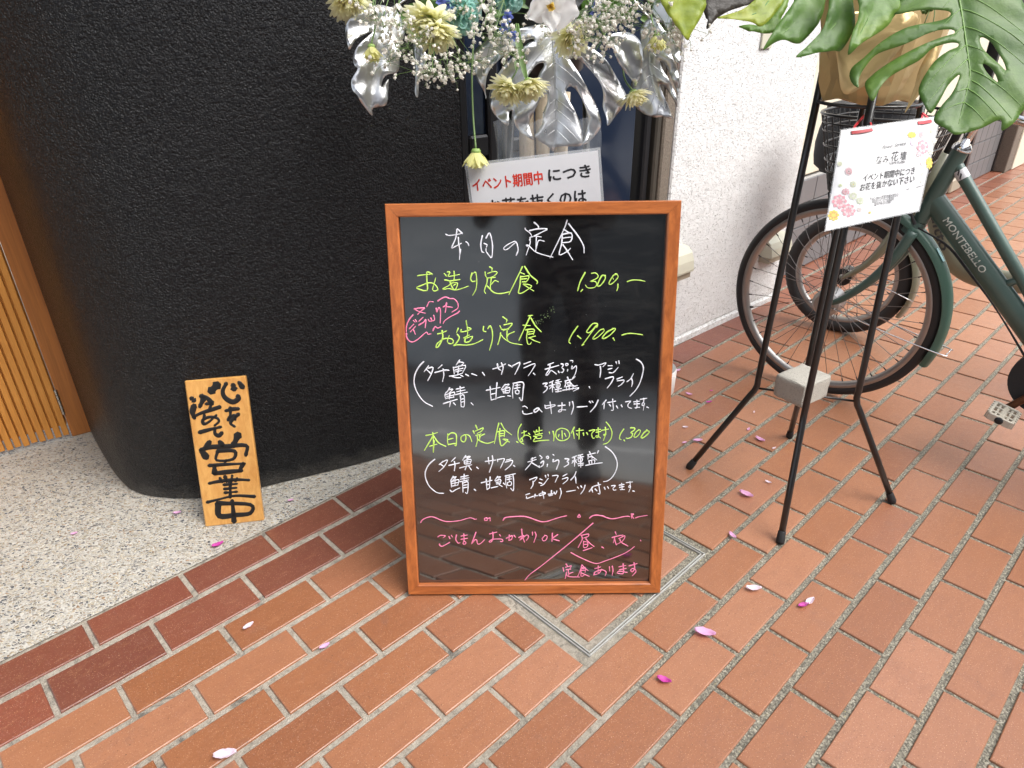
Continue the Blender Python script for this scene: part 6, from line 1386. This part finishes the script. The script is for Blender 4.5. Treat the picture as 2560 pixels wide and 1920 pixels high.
# ------------------------------------------------------------------ fallen petals
def petal(px, py, size, mat, ang, label, k, lift=.003):
    c = gz(px, py, .002); L = size; rr = random.Random(k); V = []; F = []; d = Vector((math.cos(ang), math.sin(ang), 0)); s = Vector((-d.y, d.x, 0))
    for i in range(9):
        t = i/8; w_ = L*.24*math.sin(math.pi*min(1, .06+.92*t))**.8
        for j in range(-2, 3):
            q = j/2; V.append(c+d*(L*(t-.5))+s*(w_*q*(1+.15*rr.uniform(-1, 1)))+Vector((0, 0, .0006+L*(.16*q*q+.10*(t-.5)**2*4*rr.uniform(.6, 1))+lift*math.sin(3*t+k)*.3)))
    for i in range(8):
        for j in range(4): F.append((i*5+j, i*5+j+1, i*5+j+6, i*5+j+5))
    o = mesh('fallen_petal', V, F, mat, None, True); m = o.modifiers.new('t', 'SOLIDIFY'); m.thickness = .0004
    tag(o, label, 'petal', 'fallen azalea petals')
PT = [(564, 1890, .042, 3, .2, 'large pale petal at the very bottom of the picture, on a brick joint'), (622, 1567, .026, 3, .9, 'thin whitish petal on an orange brick right below the dark brick border'),
 (812, 1617, .024, 1, .7, 'dull pink petal lying in a joint left of the board bottom corner'), (545, 1363, .030, 2, .6, 'magenta petal on the pebble floor at the brick edge below the wooden sign'),
 (443, 1283, .022, 1, .1, 'pink petal on the pebble floor just left of the wooden sign foot'), (186, 1335, .018, 1, .2, 'small pink petal alone on the pebble floor, farthest left'), (727, 1252, .016, 1, .3, 'faint pink petal on the pebbles between sign and menu board'),
 (1865, 1238, .040, 1, -.7, 'pink petal on a brick between the two front feet of the plant stand'), (1920, 1206, .018, 3, -.5, 'tiny white petal left of the front leg of the plant stand'), (1831, 1340, .026, 1, -1.1, 'narrow pink petal beside the tip of the plant stand front leg'),
 (1884, 1473, .036, 3, -.1, 'pale petal on a joint below the plant stand front leg'), (2024, 1506, .030, 3, .6, 'white-pink petal touching a magenta one on a greyish brick'), (2008, 1515, .026, 2, .2, 'magenta petal touching a whitish one on a greyish brick'), (1762, 1585, .046, 1, -.3, 'long pink petal across a joint right of the menu board bottom'),
 (1660, 1702, .030, 2, -.4, 'crumpled magenta petal below the access cover corner'), (1694, 927, .026, 1, .4, 'lilac petal nearest the white wall, right of the board'), (1722, 986, .024, 1, -.6, 'pink petal near the plant stand left leg bend'), (1772, 1006, .020, 2, .0, 'dark magenta petal beside the left leg of the plant stand'),
 (1885, 1031, .012, 3, 1.2, 'white petal speck inside the legs of the plant stand'), (1744, 1103, .030, 1, .1, 'lilac petal just left of the plant stand left foot leg'), (1711, 1108, .018, 1, .4, 'small pink petal against the right edge of the menu board'), (1900, 1100, .032, 1, -.8, 'curled pink petal under the concrete block'),
 (1871, 1074, .018, 1, .9, 'small faint petal on a joint under the left part of the block'), (1935, 1121, .014, 3, .3, 'tiny pale petal beside the hidden back foot of the plant stand'), (1713, 1069, .018, 3, -.2, 'small white petal right of the board, left of the sloping leg'), (1778, 978, .012, 2, .1, 'tiny dark petal near the bend of the plant stand left leg')]
for k, (px, py, sz, mi, an, lb) in enumerate(PT):
    petal(px, py, sz, (None, M_PET1, M_PET2, M_PET3)[mi], an, lb, k)

# ------------------------------------------------------------------ the street behind the camera (mirrored in the board)
def gq(name, pts, z, mat):
    return sheet(name, pts, z, mat)
kb = mesh('kerb', *prism([kp(-14, 0), kp(16, 0), kp(16, .16), kp(-14, .16)][::-1], -.14, .006), simple('kerb_concrete', (.42, .41, .38), .8, bump=.002)); kb['kind'] = 'structure'
sheet('road', [kp(-14, .15), kp(16, .15), kp(16, 8.5), kp(-14, 8.5)][::-1], -.05, M_ASPH)
sheet('road_marking', [kp(-14, .92), kp(16, .92), kp(16, 1.07), kp(-14, 1.07)][::-1], -.046, M_LINE)
ob_ = thing('opposite_building', 'shop building across the street behind the viewer', 'building', kp(0, 5))
M_OPP = simple('brown_grey_facade', (.24, .19, .18), .7); M_OPG = simple('shop_glass', (.03, .035, .04), .1); M_OPL = simple('grey_facade', (.52, .55, .57), .7)
def opp(a0, a1, z0, z1, v, th, mat, nm):
    c = kp((a0+a1)/2, v, (z0+z1)/2); mesh(nm, *box(c, kd, kn, (0, 0, 1), (a1-a0)/2, th/2, (z1-z0)/2, .01), mat, ob_)
opp(-14, 16, -.1, 5.5, 5.2, .4, M_OPP, 'wall')
opp(-14, -2.6, .2, 3.2, 4.9, .1, M_OPL, 'light_panel')
opp(-2.3, .3, .1, 2.5, 4.93, .1, M_OPG, 'shop_window'); opp(.6, 2.4, .1, 2.5, 4.93, .1, M_OPG, 'shop_window')
opp(2.7, 14, -.05, .8, 4.5, .25, M_OPL, 'low_wall'); opp(-14, 14, 2.75, 3.3, 4.6, .7, M_OPL, 'awning')

# ------------------------------------------------------------------ the person taking the picture (seen only as a dark reflection in the board)
M_JACK = simple('black_jacket_cloth', (.012, .012, .014), .85, bump=.004, bsc=18); M_TROU = simple('black_trouser_cloth', (.014, .014, .017), .85, bump=.003, bsc=22)
M_SKIN = simple('skin', (.52, .30, .21), .5, sc=12, var=.06); M_HAIR = simple('black_hair', (.012, .010, .009), .45, bump=.003, bsc=150); M_SHOE = simple('grey_shoe', (.06, .06, .065), .6)
per = thing('person', 'person in black jacket and trousers holding up a phone, mirrored dark in the menu board', 'person', (.18, -.25, 0))
J = {}; E_ = []; RAD = []
def jn(name, p, r, par=None):
    J[name] = len(RAD); RAD.append((Vector(p), r if isinstance(r, tuple) else (r, r)))
    if par: E_.append((J[par], J[name]))
jn('pelvis', (.18, -.27, .95), (.165, .12)); jn('waist', (.18, -.265, 1.08), (.145, .11), 'pelvis'); jn('chest', (.175, -.26, 1.26), (.175, .125), 'waist'); jn('collar', (.17, -.25, 1.40), (.10, .085), 'chest'); jn('neck', (.165, -.235, 1.475), .055, 'collar')
jn('jaw', (.155, -.205, 1.545), (.062, .07), 'neck'); jn('skull', (.15, -.21, 1.63), (.078, .095), 'jaw'); jn('crown', (.15, -.225, 1.69), (.06, .07), 'skull')
for sd_, hx, kx, ax2, ay2, ty in (('l', .09, .065, .06, -.31, -.13), ('r', .27, .30, .30, -.20, 0.)):
    jn('hip'+sd_, (hx, -.275, .88), .092, 'pelvis'); jn('thigh'+sd_, ((hx+kx)/2, (-.275+ay2)/2+.02, .68), .078, 'hip'+sd_); jn('knee'+sd_, (kx, ay2+.05, .49), .062, 'thigh'+sd_); jn('calf'+sd_, ((kx+ax2)/2, ay2+.005, .33), .060, 'knee'+sd_); jn('ankle'+sd_, (ax2, ay2, .10), .048, 'calf'+sd_)
for sd_, sx_, ex, hx in (('l', -.02, -.16, -.088), ('r', .37, .40, .088)):
    jn('sho'+sd_, (sx_, -.255, 1.375), .066, 'collar'); jn('uarm'+sd_, ((sx_+ex)/2, -.25, 1.24), .058, 'sho'+sd_); jn('elb'+sd_, (ex, -.22, 1.10), .050, 'uarm'+sd_); jn('farm'+sd_, ((ex+hx)/2, -.15, 1.14), .044, 'elb'+sd_); jn('wrist'+sd_, (hx*1.25, -.095, 1.165), .028, 'farm'+sd_)
    jn('palm'+sd_, (hx*1.12, -.055, 1.195), (.034, .018), 'wrist'+sd_)
    sg = 1 if hx > 0 else -1
    for k in range(4):
        z_ = 1.178+.017*k; L_ = (.85, .97, 1., .92)[k]
        jn('fa%d' % k+sd_, (hx+sg*.016, -.030, z_+.01), .0085, 'palm'+sd_); jn('fb%d' % k+sd_, (hx+sg*.006, -.012+.004*L_, z_+.012), .0078, 'fa%d' % k+sd_); jn('fc%d' % k+sd_, (hx-sg*.012*L_, -.004, z_+.012), .0066, 'fb%d' % k+sd_)
    jn('ta'+sd_, (hx+sg*.004, -.045, 1.178), .0105, 'palm'+sd_); jn('tb'+sd_, (hx-sg*.018, -.032, 1.19), .009, 'ta'+sd_)
me = bpy.data.meshes.new('body'); me.from_pydata([tuple(p) for p, r in RAD], E_, []); bo_ = bpy.data.objects.new('body_src', me); COL.objects.link(bo_)
sk = bo_.modifiers.new('skin', 'SKIN'); sb_ = bo_.modifiers.new('sub', 'SUBSURF'); sb_.levels = 2; sb_.render_levels = 2
for i_, (p, r) in enumerate(RAD): me.skin_vertices[0].data[i_].radius = r
me.skin_vertices[0].data[0].use_root = True
bm_ = bpy.data.meshes.new_from_object(bo_.evaluated_get(bpy.context.evaluated_depsgraph_get())); bpy.data.objects.remove(bo_)
Vb = [v.co.copy() for v in bm_.vertices]; Fb = [tuple(p.vertices) for p in bm_.polygons]; fm_ = []
for f in Fb:
    c = sum((Vb[k] for k in f), Vector())/len(f)
    fm_.append(2 if (c.z > 1.455 and abs(c.x-.16) < .14) or c.y > -.088 else (1 if c.z < .93 else 0))
mesh('body', Vb, Fb, [M_JACK, M_TROU, M_SKIN], per, True, fm_)
V, F = ico((.15, -.235, 1.655), 1, 3); hc = Vector((.15, -.235, 1.655)); V2 = []
for v in V:
    d = v-hc; V2.append(hc+Vector((d.x*.092, d.y*.108, d.z*.092))*(1+.03*noise.noise(d*9)))
keep = [f for f in F if not all((V2[k].y > -.165 and V2[k].z < 1.675) or V2[k].z < 1.58 for k in f)]
mesh('hair', V2, keep, M_HAIR, per, True)
mesh('nose', *lathe([(0, .026), (.009, .018), (.012, .006), (.010, -.01), (0, -.014)], (.152, -.128, 1.585), (0, .55, -.8), 10), M_SKIN, per, True)
for ex_ in (-.03, .03):
    V, F = ico((.152+ex_, -.142, 1.615), .011, 2); e_ = mesh('eye', V, F, M_PAPER, per, True); V, F = ico((.152+ex_, -.134, 1.612), .0052, 1); mesh('pupil', V, F, M_HAIR, e_, True)
    mesh('ear', *lathe([(0, -.006), (.018, -.004), (.022, .004), (.012, .008), (0, .006)], (.152+ex_*2.75, -.225, 1.60), (ex_, -.01, 0), 12), M_SKIN, per, True)
mesh('mouth', *tube([(.132, -.135, 1.556), (.152, -.128, 1.554), (.172, -.135, 1.556)], .0035, 6), simple('lips', (.42, .16, .13), .5), per, True)
for ax2, ay2 in ((.06, -.31), (.30, -.20)):
    V = []; F = []
    secs = [(-.06, .030, .05), (-.045, .038, .085), (.0, .040, .10), (.06, .043, .075), (.12, .047, .055), (.17, .042, .045), (.195, .022, .03)]
    for y, w_, h_ in secs:
        for k in range(12):
            t = 2*math.pi*k/12; V.append((ax2+math.cos(t)*w_, ay2+y, max(.004, h_*.5+math.sin(t)*h_*.5)))
    for i_ in range(len(secs)-1):
        for k in range(12): F.append((i_*12+k, i_*12+(k+1) % 12, i_*12+12+(k+1) % 12, i_*12+12+k))
    F += [tuple(range(11, -1, -1)), tuple(len(V)-12+k for k in range(12))]
    mesh('shoe', V, F, M_SHOE, per, True)
tag(mesh('phone', *box((0, -.016, 1.2249-.012), (1, 0, 0), (0, math.cos(PIT), -math.sin(PIT)), (0, math.sin(PIT), math.cos(PIT)), .078, .004, .037, .003), M_RUBBER), 'black phone held level in the hands of the person taking the picture', 'phone')
print('objects', len(bpy.data.objects))
